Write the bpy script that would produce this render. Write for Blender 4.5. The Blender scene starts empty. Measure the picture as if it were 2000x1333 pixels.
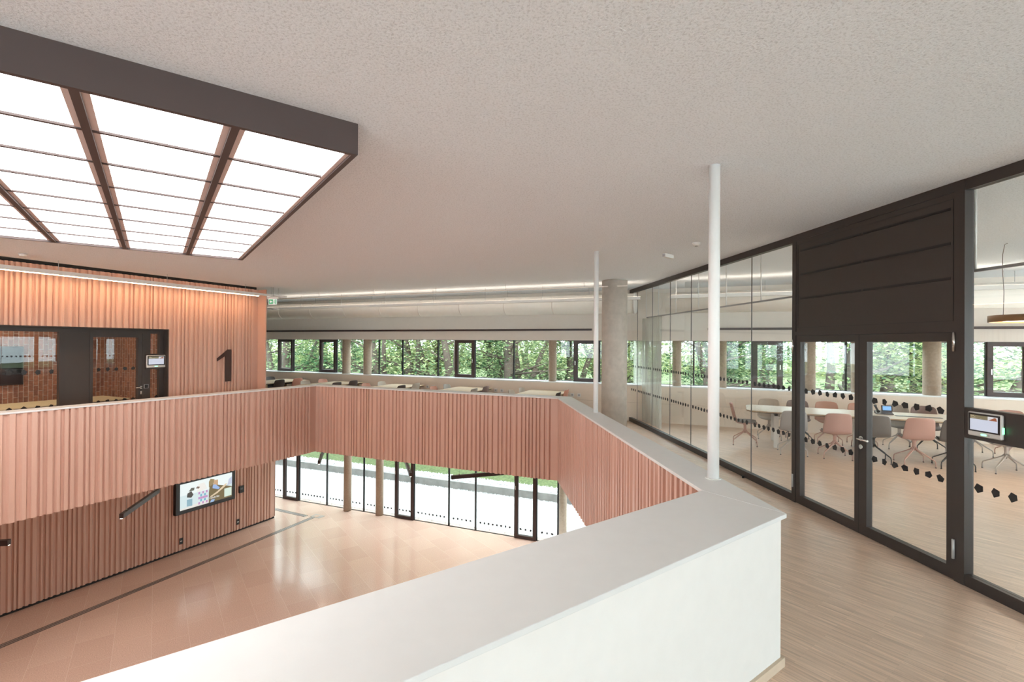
import bpy, math, random
from mathutils import Vector, Matrix
from mathutils.geometry import tessellate_polygon
random.seed(7)
C = bpy.context.scene.collection
SC = bpy.context.scene

# ------------------------------------------------------------------ camera
F = 946.0
PITCH = math.atan(4.0 / F)
ROLL = 0.0062
EYE = Vector((0, 0, 2.1))
fw = Vector((0, math.cos(PITCH), math.sin(PITCH)))
r0 = Vector((1, 0, 0)); u0 = r0.cross(fw)
rt = r0 * math.cos(ROLL) + u0 * math.sin(ROLL)
up = u0 * math.cos(ROLL) - r0 * math.sin(ROLL)
cam = bpy.data.objects.new('camera', bpy.data.cameras.new('camera'))
C.objects.link(cam)
cam.matrix_world = Matrix(((rt.x, up.x, -fw.x, EYE.x), (rt.y, up.y, -fw.y, EYE.y), (rt.z, up.z, -fw.z, EYE.z), (0, 0, 0, 1)))
cam.data.sensor_width = 36
cam.data.lens = F / 2000 * 36
cam.data.clip_end = 500
SC.camera = cam

# ------------------------------------------------------------------ world, exposure
w = bpy.data.worlds.new('sky'); SC.world = w; w.use_nodes = True
bg = w.node_tree.nodes['Background']
bg.inputs[0].default_value = (0.83, 0.92, 1.0, 1); bg.inputs[1].default_value = 3.4
SC.view_settings.view_transform = 'Standard'
SC.view_settings.look = 'None'
SC.view_settings.gamma = 1
SC.view_settings.use_curve_mapping = False
SC.view_settings.exposure = 1.6
sun = bpy.data.objects.new('sun', bpy.data.lights.new('sun', 'SUN'))
sun.data.energy = 2.2; sun.data.angle = 0.35; sun.data.color = (1, .98, .96)
sun.rotation_euler = (math.radians(61), 0, math.radians(14))
C.objects.link(sun)
SC.cycles.transparent_max_bounces = 32
SC.cycles.max_bounces = 10
SC.cycles.diffuse_bounces = 6
SC.cycles.sample_clamp_indirect = 6.0

# ------------------------------------------------------------------ pixel -> place helpers
def ray(px, py):
    return (fw * F + rt * (px - 1000) + up * (666.5 - py)).normalized()
def at_z(px, py, z):
    d = ray(px, py); t = (z - EYE.z) / d.z
    return EYE + d * t
def at_line(px, p, d, py=670):
    """point (x, y) where the vertical plane through p along d is seen in column px"""
    r = ray(px, py)
    # EYE + r t = p + d s
    det = r.x * (-d[1]) + r.y * d[0]
    s = (r.x * (EYE.y - p[1]) - r.y * (EYE.x - p[0])) / (r.x * d[1] - r.y * d[0])
    return Vector((p[0] + d[0] * s, p[1] + d[1] * s)), s
def z_at(px, py, p):
    """height of pixel py on the vertical through plan point p"""
    r = ray(px, py); t = (Vector((p[0], p[1])) - Vector((0, 0))).length / math.hypot(r.x, r.y)
    return EYE.z + r.z * t

# ------------------------------------------------------------------ materials
MATS = {}
def mat(name, col, rough=0.6, metal=0.0, emit=None, es=0.0, spec=None, bump=None):
    if name in MATS: return MATS[name]
    m = bpy.data.materials.new(name); m.use_nodes = True
    nt = m.node_tree; b = nt.nodes['Principled BSDF']
    b.inputs['Base Color'].default_value = (*col, 1)
    b.inputs['Roughness'].default_value = rough
    b.inputs['Metallic'].default_value = metal
    if spec is not None: b.inputs['Specular IOR Level'].default_value = spec
    if emit:
        b.inputs['Emission Color'].default_value = (*emit, 1); b.inputs['Emission Strength'].default_value = es
    if name.startswith(('tv_', 'screen_', 'sign_white', 'sign_green', 'sign_symbol', 'phone_blue')):
        MATS[name] = m; b.inputs['Base Color'].default_value = (*[c * .15 for c in col], 1); b.inputs['Emission Strength'].default_value = .33 if not name.startswith('sign') else .22
        return m
    # light procedural variation
    tc = nt.nodes.new('ShaderNodeTexCoord'); nz = nt.nodes.new('ShaderNodeTexNoise')
    nz.inputs['Scale'].default_value = bump[0] if bump else 9.0
    nt.links.new(tc.outputs['Object'], nz.inputs['Vector'])
    mx = nt.nodes.new('ShaderNodeMix'); mx.data_type = 'RGBA'; mx.blend_type = 'MULTIPLY'
    mx.inputs['Factor'].default_value = bump[2] if bump and len(bump) > 2 else 0.06
    mx.inputs['A'].default_value = (*col, 1)
    nt.links.new(nz.outputs['Fac'], mx.inputs['B']); nt.links.new(mx.outputs['Result'], b.inputs['Base Color'])
    if bump:
        bp = nt.nodes.new('ShaderNodeBump'); bp.inputs['Strength'].default_value = bump[1]; bp.inputs['Distance'].default_value = 0.01
        nt.links.new(nz.outputs['Fac'], bp.inputs['Height']); nt.links.new(bp.outputs['Normal'], b.inputs['Normal'])
    MATS[name] = m
    return m
def plane_coords(nt, a, b):
    g = nt.nodes.new('ShaderNodeNewGeometry'); cmb = nt.nodes.new('ShaderNodeCombineXYZ')
    for i, v in enumerate((a, b)):
        d = nt.nodes.new('ShaderNodeVectorMath'); d.operation = 'DOT_PRODUCT'
        d.inputs[1].default_value = v
        nt.links.new(g.outputs['Position'], d.inputs[0]); nt.links.new(d.outputs['Value'], cmb.inputs[i])
    return cmb.outputs[0]
def brick_mat(name, a, b, w_, h_, c1, c2, mort, msize, rough, grain=None, bumpd=0.002, bias=0.0, off=0.5, rvar=0.0):
    m = bpy.data.materials.new(name); m.use_nodes = True
    nt = m.node_tree; bs = nt.nodes['Principled BSDF']
    v = plane_coords(nt, a, b)
    br = nt.nodes.new('ShaderNodeTexBrick')
    br.inputs['Scale'].default_value = 1; br.inputs['Brick Width'].default_value = w_; br.inputs['Row Height'].default_value = h_
    br.inputs['Color1'].default_value = (*c1, 1); br.inputs['Color2'].default_value = (*c2, 1); br.inputs['Mortar'].default_value = (*mort, 1)
    br.inputs['Mortar Size'].default_value = msize; br.inputs['Mortar Smooth'].default_value = 0.1; br.inputs['Bias'].default_value = bias
    br.offset = off
    nt.links.new(v, br.inputs['Vector'])
    out = br.outputs['Color']
    if grain:
        nz = nt.nodes.new('ShaderNodeTexNoise'); mp = nt.nodes.new('ShaderNodeMapping')
        mp.inputs['Scale'].default_value = (grain[0], grain[1], 1); nz.inputs['Scale'].default_value = 1; nz.inputs['Detail'].default_value = 4
        nt.links.new(v, mp.inputs['Vector']); nt.links.new(mp.outputs['Vector'], nz.inputs['Vector'])
        rp = nt.nodes.new('ShaderNodeMapRange'); rp.inputs['From Min'].default_value = .3; rp.inputs['From Max'].default_value = .7
        rp.inputs['To Min'].default_value = 1 - grain[2]; rp.inputs['To Max'].default_value = 1 + grain[2] * .4
        nt.links.new(nz.outputs['Fac'], rp.inputs['Value'])
        mx = nt.nodes.new('ShaderNodeMix'); mx.data_type = 'RGBA'; mx.blend_type = 'MULTIPLY'; mx.inputs['Factor'].default_value = 1
        nt.links.new(out, mx.inputs['A']); nt.links.new(rp.outputs['Result'], mx.inputs['B']); out = mx.outputs['Result']
    nt.links.new(out, bs.inputs['Base Color'])
    bs.inputs['Roughness'].default_value = rough
    if bumpd:
        bp = nt.nodes.new('ShaderNodeBump'); bp.inputs['Distance'].default_value = bumpd; bp.inputs['Strength'].default_value = .6; bp.invert = True
        nt.links.new(br.outputs['Fac'], bp.inputs['Height']); nt.links.new(bp.outputs['Normal'], bs.inputs['Normal'])
    MATS[name] = m
    return m
def glass_mat(name, tint, ior=1.5):
    m = bpy.data.materials.new(name); m.use_nodes = True
    nt = m.node_tree; nt.nodes.remove(nt.nodes['Principled BSDF'])
    out = nt.nodes['Material Output']
    tr = nt.nodes.new('ShaderNodeBsdfTransparent'); tr.inputs[0].default_value = (*tint, 1)
    gl = nt.nodes.new('ShaderNodeBsdfGlossy'); gl.inputs['Roughness'].default_value = 0.0; gl.inputs[0].default_value = (1, 1, 1, 1)
    fr = nt.nodes.new('ShaderNodeFresnel'); fr.inputs['IOR'].default_value = ior
    ge = nt.nodes.new('ShaderNodeNewGeometry')
    sb = nt.nodes.new('ShaderNodeMath'); sb.operation = 'SUBTRACT'; sb.inputs[0].default_value = 1
    ml = nt.nodes.new('ShaderNodeMath'); ml.operation = 'MULTIPLY'
    mx = nt.nodes.new('ShaderNodeMixShader')
    nt.links.new(ge.outputs['Backfacing'], sb.inputs[1]); nt.links.new(sb.outputs[0], ml.inputs[0]); nt.links.new(fr.outputs[0], ml.inputs[1])
    nt.links.new(ml.outputs[0], mx.inputs[0]); nt.links.new(tr.outputs[0], mx.inputs[1]); nt.links.new(gl.outputs[0], mx.inputs[2])
    nt.links.new(mx.outputs[0], out.inputs[0])
    MATS[name] = m
    return m

A_DIR = Vector((-0.8047, -0.5937, 0)); B_DIR = Vector((-0.5937, 0.8047, 0))      # the plan grid of the building
def plaster(name, col, scale, strength, dist, speck):
    m = bpy.data.materials.new(name); m.use_nodes = True
    nt = m.node_tree; b = nt.nodes['Principled BSDF']; b.inputs['Roughness'].default_value = .95
    b.inputs['Specular IOR Level'].default_value = .1
    g = nt.nodes.new('ShaderNodeNewGeometry')
    n1 = nt.nodes.new('ShaderNodeTexNoise'); n1.inputs['Scale'].default_value = scale; n1.inputs['Detail'].default_value = 5; n1.inputs['Roughness'].default_value = .65
    nt.links.new(g.outputs['Position'], n1.inputs['Vector'])
    bp = nt.nodes.new('ShaderNodeBump'); bp.inputs['Strength'].default_value = strength; bp.inputs['Distance'].default_value = dist
    nt.links.new(n1.outputs['Fac'], bp.inputs['Height']); nt.links.new(bp.outputs['Normal'], b.inputs['Normal'])
    rp = nt.nodes.new('ShaderNodeMapRange'); rp.inputs['From Min'].default_value = .36; rp.inputs['From Max'].default_value = .5
    rp.inputs['To Min'].default_value = speck; rp.inputs['To Max'].default_value = 1
    nt.links.new(n1.outputs['Fac'], rp.inputs['Value'])
    mx = nt.nodes.new('ShaderNodeMix'); mx.data_type = 'RGBA'; mx.blend_type = 'MULTIPLY'; mx.inputs['Factor'].default_value = 1
    mx.inputs['A'].default_value = (*col, 1); nt.links.new(rp.outputs['Result'], mx.inputs['B']); nt.links.new(mx.outputs['Result'], b.inputs['Base Color'])
    return m
M_CEIL = plaster('acoustic_plaster', (.86, .90, .94), 70, 1.0, .012, .80)
M_WOOD = brick_mat('oak_strip_parquet', B_DIR, A_DIR, .42, .022, (.79, .60, .465), (.67, .495, .375), (.50, .36, .27), .0005, .33, (3, 60, .25), .0004)
M_TILE = brick_mat('terracotta_tiles', B_DIR, A_DIR, .9, .6, (.68, .475, .385), (.63, .43, .345), (.76, .58, .49), .003, .16, (60, 60, .22), .0006)
M_BRICK = brick_mat('vertical_bricks', Vector((0, 0, 1)), Vector((.9, .45, 0)), .25, .07, (.46, .20, .12), (.27, .11, .07), (.55, .42, .33), .006, .8, (20, 20, .3), .005)
M_CLAD = mat('salmon_ribbed_metal', (.63, .395, .31), .42, 0, bump=(160, .08, .10))
M_SHADOW_GAP = mat('dark_shadow_gap', (.02, .018, .018), .8)  # near-black paints the shade into the recesses above and below the cladding
M_WHITE = mat('white_paint', (.77, .755, .73), .55)
M_CAP = mat('white_lacquer_cap', (.69, .695, .685), .48)
M_FRAME = mat('dark_bronze_frame', (.040, .031, .028), .45)
M_FRAME2 = mat('brown_window_frame', (.045, .026, .024), .4)
M_PANEL = mat('dark_bronze_panel', (.045, .036, .032), .55)
M_BLACK = mat('black', (.012, .011, .012), .4)
M_STEEL = mat('brushed_steel', (.62, .60, .57), .25, 1.0)
M_GREYM = mat('grey_metal', (.45, .45, .45), .4, .3)
M_GLASS = glass_mat('clear_glass', (.985, .992, .988))
M_GLASSW = glass_mat('window_glass', (.95, .985, .97))
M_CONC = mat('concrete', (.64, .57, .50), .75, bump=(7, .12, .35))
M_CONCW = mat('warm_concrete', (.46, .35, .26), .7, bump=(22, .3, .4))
M_BOX = mat('lightbox_brown', (.068, .046, .043), .55)
M_LEDW = mat('luminous_ceiling', (.9, .9, .9), .5, emit=(1, .985, .97), es=2.4)
M_FLANGE = mat('lightbox_flange', (.66, .56, .54), .6)
M_LEDWARM = mat('warm_led', (1, .8, .6), .5, emit=(1, .64, .36), es=17)
M_LEDS = mat('soft_led', (1, .9, .8), .5, emit=(1, .86, .7), es=16)
M_LEDUP = mat('up_led', (1, .9, .8), .5, emit=(1, .85, .7), es=4.2)
M_OAK = mat('oak_table_top', (.50, .355, .21), .75, bump=(14, .03, .15))
M_EDGE = mat('dark_table_edge', (.06, .045, .04), .5)
M_CREAM = mat('cream_lining', (.80, .70, .60), .55)
M_PALE = mat('pale_grey_wall', (.79, .725, .655), .6)
M_DUCT = mat('duct_enamel', (.84, .79, .72), .55)
M_POLE = mat('pole_white', (.87, .87, .86), .45)
M_SILL = mat('white_sill', (.85, .87, .88), .2)

# ------------------------------------------------------------------ mesh builder
def chain(o):
    m = o.matrix_basis.copy()
    while o.parent: o = o.parent; m = o.matrix_basis @ m
    return m
class MB:
    def __init__(s): s.v = []; s.f = []; s.sm = []
    def quad(s, *p):
        i = len(s.v); s.v += [Vector(q) for q in p]; s.f.append(tuple(range(i, i + len(p)))); s.sm.append(False)
    def box(s, a, b):
        x0, y0, z0 = a; x1, y1, z1 = b
        s.hexa([(x0, y0), (x1, y0), (x1, y1), (x0, y1)], z0, z1)
    def hexa(s, poly, z0, z1):
        """vertical prism over a plan polygon"""
        ar = sum(poly[i][0] * poly[(i + 1) % len(poly)][1] - poly[(i + 1) % len(poly)][0] * poly[i][1] for i in range(len(poly)))
        if ar < 0: poly = list(poly)[::-1]
        n = len(poly); i = len(s.v)
        s.v += [Vector((p[0], p[1], z0)) for p in poly] + [Vector((p[0], p[1], z1)) for p in poly]
        s.f.append(tuple(range(i + n - 1, i - 1, -1))); s.f.append(tuple(range(i + n, i + 2 * n)))
        for k in range(n):
            l = (k + 1) % n; s.f.append((i + k, i + l, i + n + l, i + n + k))
        s.sm += [False] * (n + 2)
    def wall(s, p0, p1, z0, z1, t0, t1):
        """box along plan line p0-p1, offset t0..t1 to its left"""
        p0 = Vector(p0[:2]); p1 = Vector(p1[:2]); d = (p1 - p0).normalized(); n = Vector((-d.y, d.x))
        s.hexa([p0 + n * t0, p1 + n * t0, p1 + n * t1, p0 + n * t1], z0, z1)
    def tube(s, pts, r, n=8, caps=True):
        pts = [Vector(p) for p in pts]; rings = []
        rr = r if isinstance(r, (list, tuple)) else [r] * len(pts)
        prev = None
        for k, p in enumerate(pts):
            a = pts[max(k - 1, 0)]; b = pts[min(k + 1, len(pts) - 1)]
            d = (b - a).normalized()
            if prev is None:
                ref = Vector((0, 0, 1)) if abs(d.z) < .9 else Vector((1, 0, 0))
                x = d.cross(ref).normalized()
            else: x = (prev - d * prev.dot(d)).normalized()
            prev = x; y = d.cross(x)
            i = len(s.v)
            s.v += [p + (x * math.cos(q * math.tau / n) + y * math.sin(q * math.tau / n)) * rr[k] for q in range(n)]
            rings.append(i)
        for a, b in zip(rings, rings[1:]):
            for q in range(n):
                l = (q + 1) % n; s.f.append((a + q, a + l, b + l, b + q)); s.sm.append(n > 6)
        if caps:
            s.f.append(tuple(rings[0] + q for q in range(n - 1, -1, -1))); s.f.append(tuple(rings[-1] + q for q in range(n))); s.sm += [False, False]
    def grid(s, rows):
        i = len(s.v); nr = len(rows); nc = len(rows[0])
        for r in rows: s.v += [Vector(p) for p in r]
        for a in range(nr - 1):
            for b in range(nc - 1):
                k = i + a * nc + b; s.f.append((k, k + 1, k + nc + 1, k + nc)); s.sm.append(True)
    def bar(s, p0, p1, wd, ht):
        """rectangular bar between two 3-D points"""
        p0 = Vector(p0); p1 = Vector(p1); d = (p1 - p0).normalized()
        x = d.cross(Vector((0, 0, 1))); x = x.normalized() if x.length > 1e-4 else Vector((1, 0, 0)); y = x.cross(d)
        i = len(s.v)
        for p in (p0, p1):
            for a, b in ((-1, -1), (1, -1), (1, 1), (-1, 1)): s.v.append(p + x * a * wd / 2 + y * b * ht / 2)
        for f in ((3, 2, 1, 0), (4, 5, 6, 7), (0, 1, 5, 4), (1, 2, 6, 5), (2, 3, 7, 6), (3, 0, 4, 7)):
            s.f.append(tuple(i + k for k in f)); s.sm.append(False)
    def build(s, name, m, parent=None, world=False, bevel=0):
        me = bpy.data.meshes.new(name)
        vs = s.v
        if parent is not None and world:
            inv = chain(parent).inverted(); vs = [inv @ v for v in vs]
        me.from_pydata([tuple(v) for v in vs], [], s.f); me.update()
        me.polygons.foreach_set('use_smooth', s.sm)
        for mm in (m if isinstance(m, (list, tuple)) else [m]): me.materials.append(mm)
        o = bpy.data.objects.new(name, me); C.objects.link(o)
        if parent is not None: o.parent = parent
        if bevel:
            b = o.modifiers.new('bevel', 'BEVEL'); b.width = bevel; b.segments = 2; b.limit_method = 'ANGLE'
        return o
def thing(name, label=None, cat=None, loc=(0, 0, 0), rz=0, group=None, kind=None):
    o = bpy.data.objects.new(name, None); C.objects.link(o)
    o.empty_display_size = .1
    o.matrix_basis = Matrix.Translation(Vector(loc)) @ Matrix.Rotation(rz, 4, 'Z')
    return tag(o, label, cat, group, kind)
def tag(o, label=None, cat=None, group=None, kind=None):
    if label: o['label'] = label
    if cat: o['category'] = cat
    if group: o['group'] = group
    if kind: o['kind'] = kind
    return o
def struct(name, mb, m, **k): return tag(mb.build(name, m, **k), kind='structure')
def V2(a, b): return Vector((a, b))
def left(d): return Vector((-d.y, d.x))

# ------------------------------------------------------------------ plan
ZC = 3.57            # ceiling
ZL = -3.8            # lower floor
ZLC = -0.62          # lower ceiling
ZF = -0.69           # bottom of the fascia
CAPZ = 1.0
A = at_z(617, 752.5, CAPZ).xy; B = at_z(1093, 777, CAPZ).xy; Cc = at_z(1386, 960, CAPZ).xy
dl = (A - at_z(0, 807, CAPZ).xy).normalized()        # left wing direction (away)
dn = A_DIR.xy                                          # near wing direction (towards lower left)
Lend = A - dl * 20.5
Nend = Cc + dn * 13.0
print('A', A, 'B', B, 'C', Cc, 'Lend', Lend, 'Nend', Nend)
# facade
FO = V2(0, 14.8); FE = V2(.9263, -.3767); FN = V2(.3767, .9263)
def fac(s, off=0): return FO + FE * s + FN * off
def fac_px(px, off=0): return at_line(px, fac(0, off), FE)[1]
# glazed partition line
GP = V2(4.377, 0); GD = V2(-.086, 1).normalized()
def gl_px(px): return at_line(px, GP, GD)[0]

# ------------------------------------------------------------------ ribbed cladding
def ribs(mb, p0, p1, z0, z1, seed, opening=None, depth=.038, back=.03):
    """ribbed sheet along p0-p1, ribs proud to the RIGHT of the direction p0->p1; opening = (s0, s1, z) raises the lower edge"""
    rnd = random.Random(seed)
    p0 = Vector(p0[:2]); p1 = Vector(p1[:2]); L = (p1 - p0).length; d = (p1 - p0) / L; n = -left(d)
    prof = [(0, 0)]; s = 0
    while s < L - .25:
        cw = rnd.choice([.03, .038, .048, .048, .065]); vw = rnd.choice([.018, .026, .036, .045]); sl = rnd.choice([.006, .012, .022])
        prof += [(s + vw, 0), (s + vw + sl, depth), (s + vw + sl + cw, depth), (s + vw + 2 * sl + cw, 0)]
        s += vw + cw + 2 * sl
    prof.append((L, 0))
    def P(s, t, z): q = p0 + d * s + n * t; return (q.x, q.y, z)
    for (s0, t0), (s1, t1) in zip(prof, prof[1:]):
        zz = z0
        if opening and s0 >= opening[0] - .02 and s1 <= opening[1] + .02: zz = opening[2]
        mb.quad(P(s0, t0, zz), P(s0, t0, z1), P(s1, t1, z1), P(s1, t1, zz))
        mb.quad(P(s0, t0, zz), P(s1, t1, zz), P(s1, -back, zz), P(s0, -back, zz))
        mb.quad(P(s0, t0, z1), P(s0, -back, z1), P(s1, -back, z1), P(s1, t1, z1))
    zb = [(0, L, z0)] if not opening else [(0, opening[0], z0), (opening[0], opening[1], opening[2]), (opening[1], L, z0)]
    for a, b, zz in zb:
        if b - a > .01:
            q0 = p0 + d * a; q1 = p0 + d * b
            mb.wall(q0, q1, zz, z1, .002, back)

# ------------------------------------------------------------------ floors and ceilings
def poly_slab(outer, holes, z0, z1, flip=False):
    mb = MB()
    loops = [[Vector((p[0], p[1], 0)) for p in outer]] + [[Vector((p[0], p[1], 0)) for p in h] for h in holes]
    flat = [v for l in loops for v in l]
    for t in tessellate_polygon(loops):
        a, b, c = (flat[i] for i in t)
        if (b - a).cross(c - a).z < 0: b, c = c, b
        mb.quad((a.x, a.y, z1), (b.x, b.y, z1), (c.x, c.y, z1))
        mb.quad((a.x, a.y, z0), (c.x, c.y, z0), (b.x, b.y, z0))
    for l in loops:
        for p, q in zip(l, l[1:] + l[:1]):
            mb.quad((p.x, p.y, z0), (q.x, q.y, z0), (q.x, q.y, z1), (p.x, p.y, z1))
    return mb
XR, XL, YB = 13.5, -19.5, -9.5
outer = [fac((XL) / .9263, 0), fac((XR) / .9263, 0), V2(XR, YB), V2(XL, YB)]
hole = [A, B, Cc, Nend, Lend]
def grow(pts, k):
    """offset a plan loop outwards by k (clockwise loop)"""
    out = []; n = len(pts)
    for i in range(n):
        a, b, c = pts[i - 1], pts[i], pts[(i + 1) % n]
        d1 = (b - a).normalized(); d2 = (c - b).normalized(); n1 = left(d1); n2 = left(d2)
        m = (n1 + n2).normalized(); out.append(b + m * (k / max(.3, m.dot(n1))))
    return out
hole_s = grow(hole, .05)
struct('floor', poly_slab(outer, [hole_s], -.25, 0), M_WOOD)
struct('ceiling', poly_slab([fac(XL / .9263, .7), fac(XR / .9263, .7), V2(XR, YB - .5), V2(XL, YB - .5)], [], ZC, ZC + .6), M_CEIL)
struct('ceiling_lower', poly_slab(outer, [hole_s], ZLC, -.26), M_WHITE)
struct('floor_lower', poly_slab([fac(XL / .9263, .1), fac(XR / .9263, .1), V2(XR, YB), V2(XL, YB)], [], ZL - .3, ZL), M_TILE)

# ------------------------------------------------------------------ balustrade round the atrium
bal = thing('balustrade', 'salmon ribbed balustrade with wide white cap around the atrium opening', 'balustrade', (B.x, B.y, 0))
WID = .27
names = ['left_cladding', 'far_cladding', 'right_cladding', 'near_cladding', 'rear_cladding']
segs = [(Lend, A), (A, B), (B, Cc), (Cc, Nend), (Nend, Lend)]
for k, (p, q) in enumerate(segs):
    mb = MB(); ribs(mb, p, q, ZF, CAPZ - .03, 20 + k)
    mb.build('ribbed_cladding', M_CLAD, bal, True)
NW = .565
# outer faces (white) : left, far, right thin wall, near thick wall
wa = MB(); outl = grow(hole, WID)
def off_line(p, q, k): d = (q - p).normalized(); n = left(d); return p + n * k, q + n * k
def isect(a, b, c, d):
    r = b - a; s = d - c; t = ((c - a).x * s.y - (c - a).y * s.x) / (r.x * s.y - r.y * s.x); return a + r * t
ws = [WID, WID, WID, NW, WID]
ol = [off_line(*segs[i], ws[i]) for i in range(5)]
O = [isect(*ol[i - 1], *ol[i]) for i in range(5)]     # outer corners: Lend, A, B, C, Nend
il = [off_line(*segs[i], -.045) for i in range(5)]
I = [isect(*il[i - 1], *il[i]) for i in range(5)]
wl = [off_line(*segs[i], ws[i] - .03) for i in range(5)]
W = [isect(*wl[i - 1], *wl[i]) for i in range(5)]
bl = [off_line(*segs[i], .03) for i in range(5)]
Bk = [isect(*bl[i - 1], *bl[i]) for i in range(5)]
for i in range(5):
    j = (i + 1) % 5
    wa.hexa([Bk[i], Bk[j], W[j], W[i]], 0.001, CAPZ - .028)
wa.build('plastered_wall', M_WHITE, bal, True)
for i in range(5):
    j = (i + 1) % 5
    if i == 3:
        cut = .0
        L = (O[4] - O[3]).length
        # joints between cap sheets, parallel to the photo's seam
        ks = [0, .285, .6, 1]
        for a, b in zip(ks, ks[1:]):
            cp = MB(); g = .0012 / L
            cp.hexa([I[3].lerp(I[4], a + g), I[3].lerp(I[4], b - g), O[3].lerp(O[4], b - g), O[3].lerp(O[4], a + g)], CAPZ - .028, CAPZ)
            cp.build('cap', M_CAP, bal, True, bevel=.004)
    else:
        cp = MB(); cp.hexa([I[i].lerp(I[j], .0002), I[j].lerp(I[i], .0002), O[j].lerp(O[i], .0002), O[i].lerp(O[j], .0002)], CAPZ - .028, CAPZ)
        cp.build('cap', M_CAP, bal, True, bevel=.004)
sk = MB()
d = (W[4] - W[3]).normalized(); e2 = W[3] - d * .018
sk.wall(W[3] - d * .02, W[3] + d * 8, 0.001, .06, .0, .02)
d2 = (W[2] - W[3]).normalized()
sk.wall(W[3], W[3] + d2 * 6, 0.001, .06, -.02, 0)
tag(sk.build('baseboard_near', mat('oak_baseboard', (.62, .50, .38), .5)), kind='structure')

# ------------------------------------------------------------------ columns and poles
def column(name, x, y, r, z0, z1, m, label, cat='column', group=None, n=40):
    mb = MB(); mb.tube([(x, y, z0), (x, y, z1)], r, n)
    o = mb.build(name, m); o_ = tag(o, label, cat, group)
    return o
cx = at_line(1200, V2(0, 11.3), V2(1, 0))[0]
column('concrete_column', cx.x, cx.y, .292, 0, ZC, M_CONC, 'thick round bare concrete column rising to the ceiling beside the glass partition')
p = at_z(1396, 937, CAPZ)
pl = thing('ceiling_pole', 'white slender steel pole on the balustrade cap, nearest and thickest looking of the two', 'pole', (p.x, p.y + .03, CAPZ))
mb = MB(); mb.tube([(0, 0, 0), (0, 0, ZC - CAPZ)], .045, 24); mb.build('shaft', M_POLE, pl)
mb = MB(); mb.tube([(0, 0, .0), (0, 0, .006)], .06, 24); mb.build('foot_plate', M_WHITE, pl)
p = at_z(1164, 807, CAPZ)
pl = thing('ceiling_pole', 'white slender steel pole on the far part of the balustrade cap, beside the concrete column', 'pole', (p.x, p.y + .03, CAPZ))
mb = MB(); mb.tube([(0, 0, 0), (0, 0, ZC - CAPZ)], .038, 24); mb.build('shaft', M_POLE, pl)
mb = MB(); mb.tube([(0, 0, .0), (0, 0, .006)], .05, 24); mb.build('foot_plate', M_WHITE, pl)

# ------------------------------------------------------------------ light box
ZB = 3.36
c0 = at_z(699, 303, ZB)
lb = thing('luminous_ceiling_box', 'large brown framed light box with a grid of glowing white panels under the ceiling', 'ceiling light', (c0.x, c0.y, ZB), math.atan2(B_DIR.y, B_DIR.x))
# local x along B (away), local y along A (to lower left)
c1 = at_z(472, 509, ZB); LB = (c1.xy - c0.xy).length; LA = 8 * .715
fr = MB(); T = .035
fr.box((0, 0, 0), (LB, T, ZC - ZB)); fr.box((0, LA - T, 0), (LB, LA, ZC - ZB))
fr.box((0, T, 0), (T, LA - T, ZC - ZB)); fr.box((LB - T, T, 0), (LB, LA - T, ZC - ZB))
fr.build('casing', M_BOX, lb)
na, nb = 8, 8
ca, cb = LA / na, LB / nb
for i in range(na):
    for j in range(nb):
        q = MB(); q.box((j * cb + .004, i * ca + .004, .03), ((j + 1) * cb - .004, (i + 1) * ca - .004, .04)); q.build('light_panel', M_LEDW, lb)
for i in range(1, na):
    q = MB(); q.box((T, i * ca - .022, .002), (LB - T, i * ca + .022, .0295)); o = q.build('main_bar', M_BOX, lb)
    q = MB(); q.box((T, i * ca - .058, .022), (LB - T, i * ca + .058, .0285)); q.build('flange', M_FLANGE, o)
q = MB()
for y in (T, LA - T - .03): q.box((T, y, .015), (LB - T, y + .03, .0285))
q.build('flange', M_FLANGE, lb)
for j in range(1, nb):
    for i in range(na):
        q = MB(); q.box((j * cb - .014, i * ca + .022 + (T if i == 0 else 0), .016), (j * cb + .014, (i + 1) * ca - .022 - (T if i == na - 1 else 0), .0295)); q.build('cross_bar', M_BOX, lb)

# ------------------------------------------------------------------ upper left clad wall with its glazed door front
WLp = V2(-12.64, 0); WLd = V2(.434, 1).normalized(); WLn = V2(WLd.y, -WLd.x)    # normal to the atrium
def wl_s(px, off=0): q, s = at_line(px, WLp + WLn * off, WLd); return s
def wl(s, off=0): return WLp + WLd * s + WLn * off
sEnd = wl_s(505); sStart = sEnd - 19.5
sO1 = wl_s(327); sO0 = sO1 - 7.6
zO = z_at(327, 644, wl(sO1))
print('wall_left s', sStart, sEnd, 'open', sO0, sO1, zO)
mb = MB(); ribs(mb, wl(sStart), wl(sEnd), .0, 3.50, 5, (sO0 - sStart, sO1 - sStart, zO))
mb.wall(wl(sEnd), wl(sEnd - .03), 0, 3.5, -.0, .3)
struct('wall_left', mb, M_CLAD)
mb = MB()
mb.wall(wl(sStart), wl(sEnd - .05), 3.50, ZC, .03, .3)
mb.wall(wl(sStart), wl(sO0), 0, 3.5, .032, .3); mb.wall(wl(sO0), wl(sO1), zO, 3.5, .032, .3)
mb.wall(wl(sO1), wl(sEnd - .06), 0, 3.5, .032, .3)
struct('wall_left_core', mb, M_SHADOW_GAP)
# brick room behind
mb = MB()
mb.wall(wl(sO0 - .5, -3.6), wl(sO1 + 1.2, -3.6), 0, ZC, 0, .2)
mb.wall(wl(sO1 + 1.0, -.31), wl(sO1 + 1.0, -3.6), 0, ZC, 0, .2)
mb.wall(wl(sO0 - .3, -.31), wl(sO0 - .3, -3.6), 0, ZC, -.2, 0)
struct('wall_brick_room', mb, M_BRICK)
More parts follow.
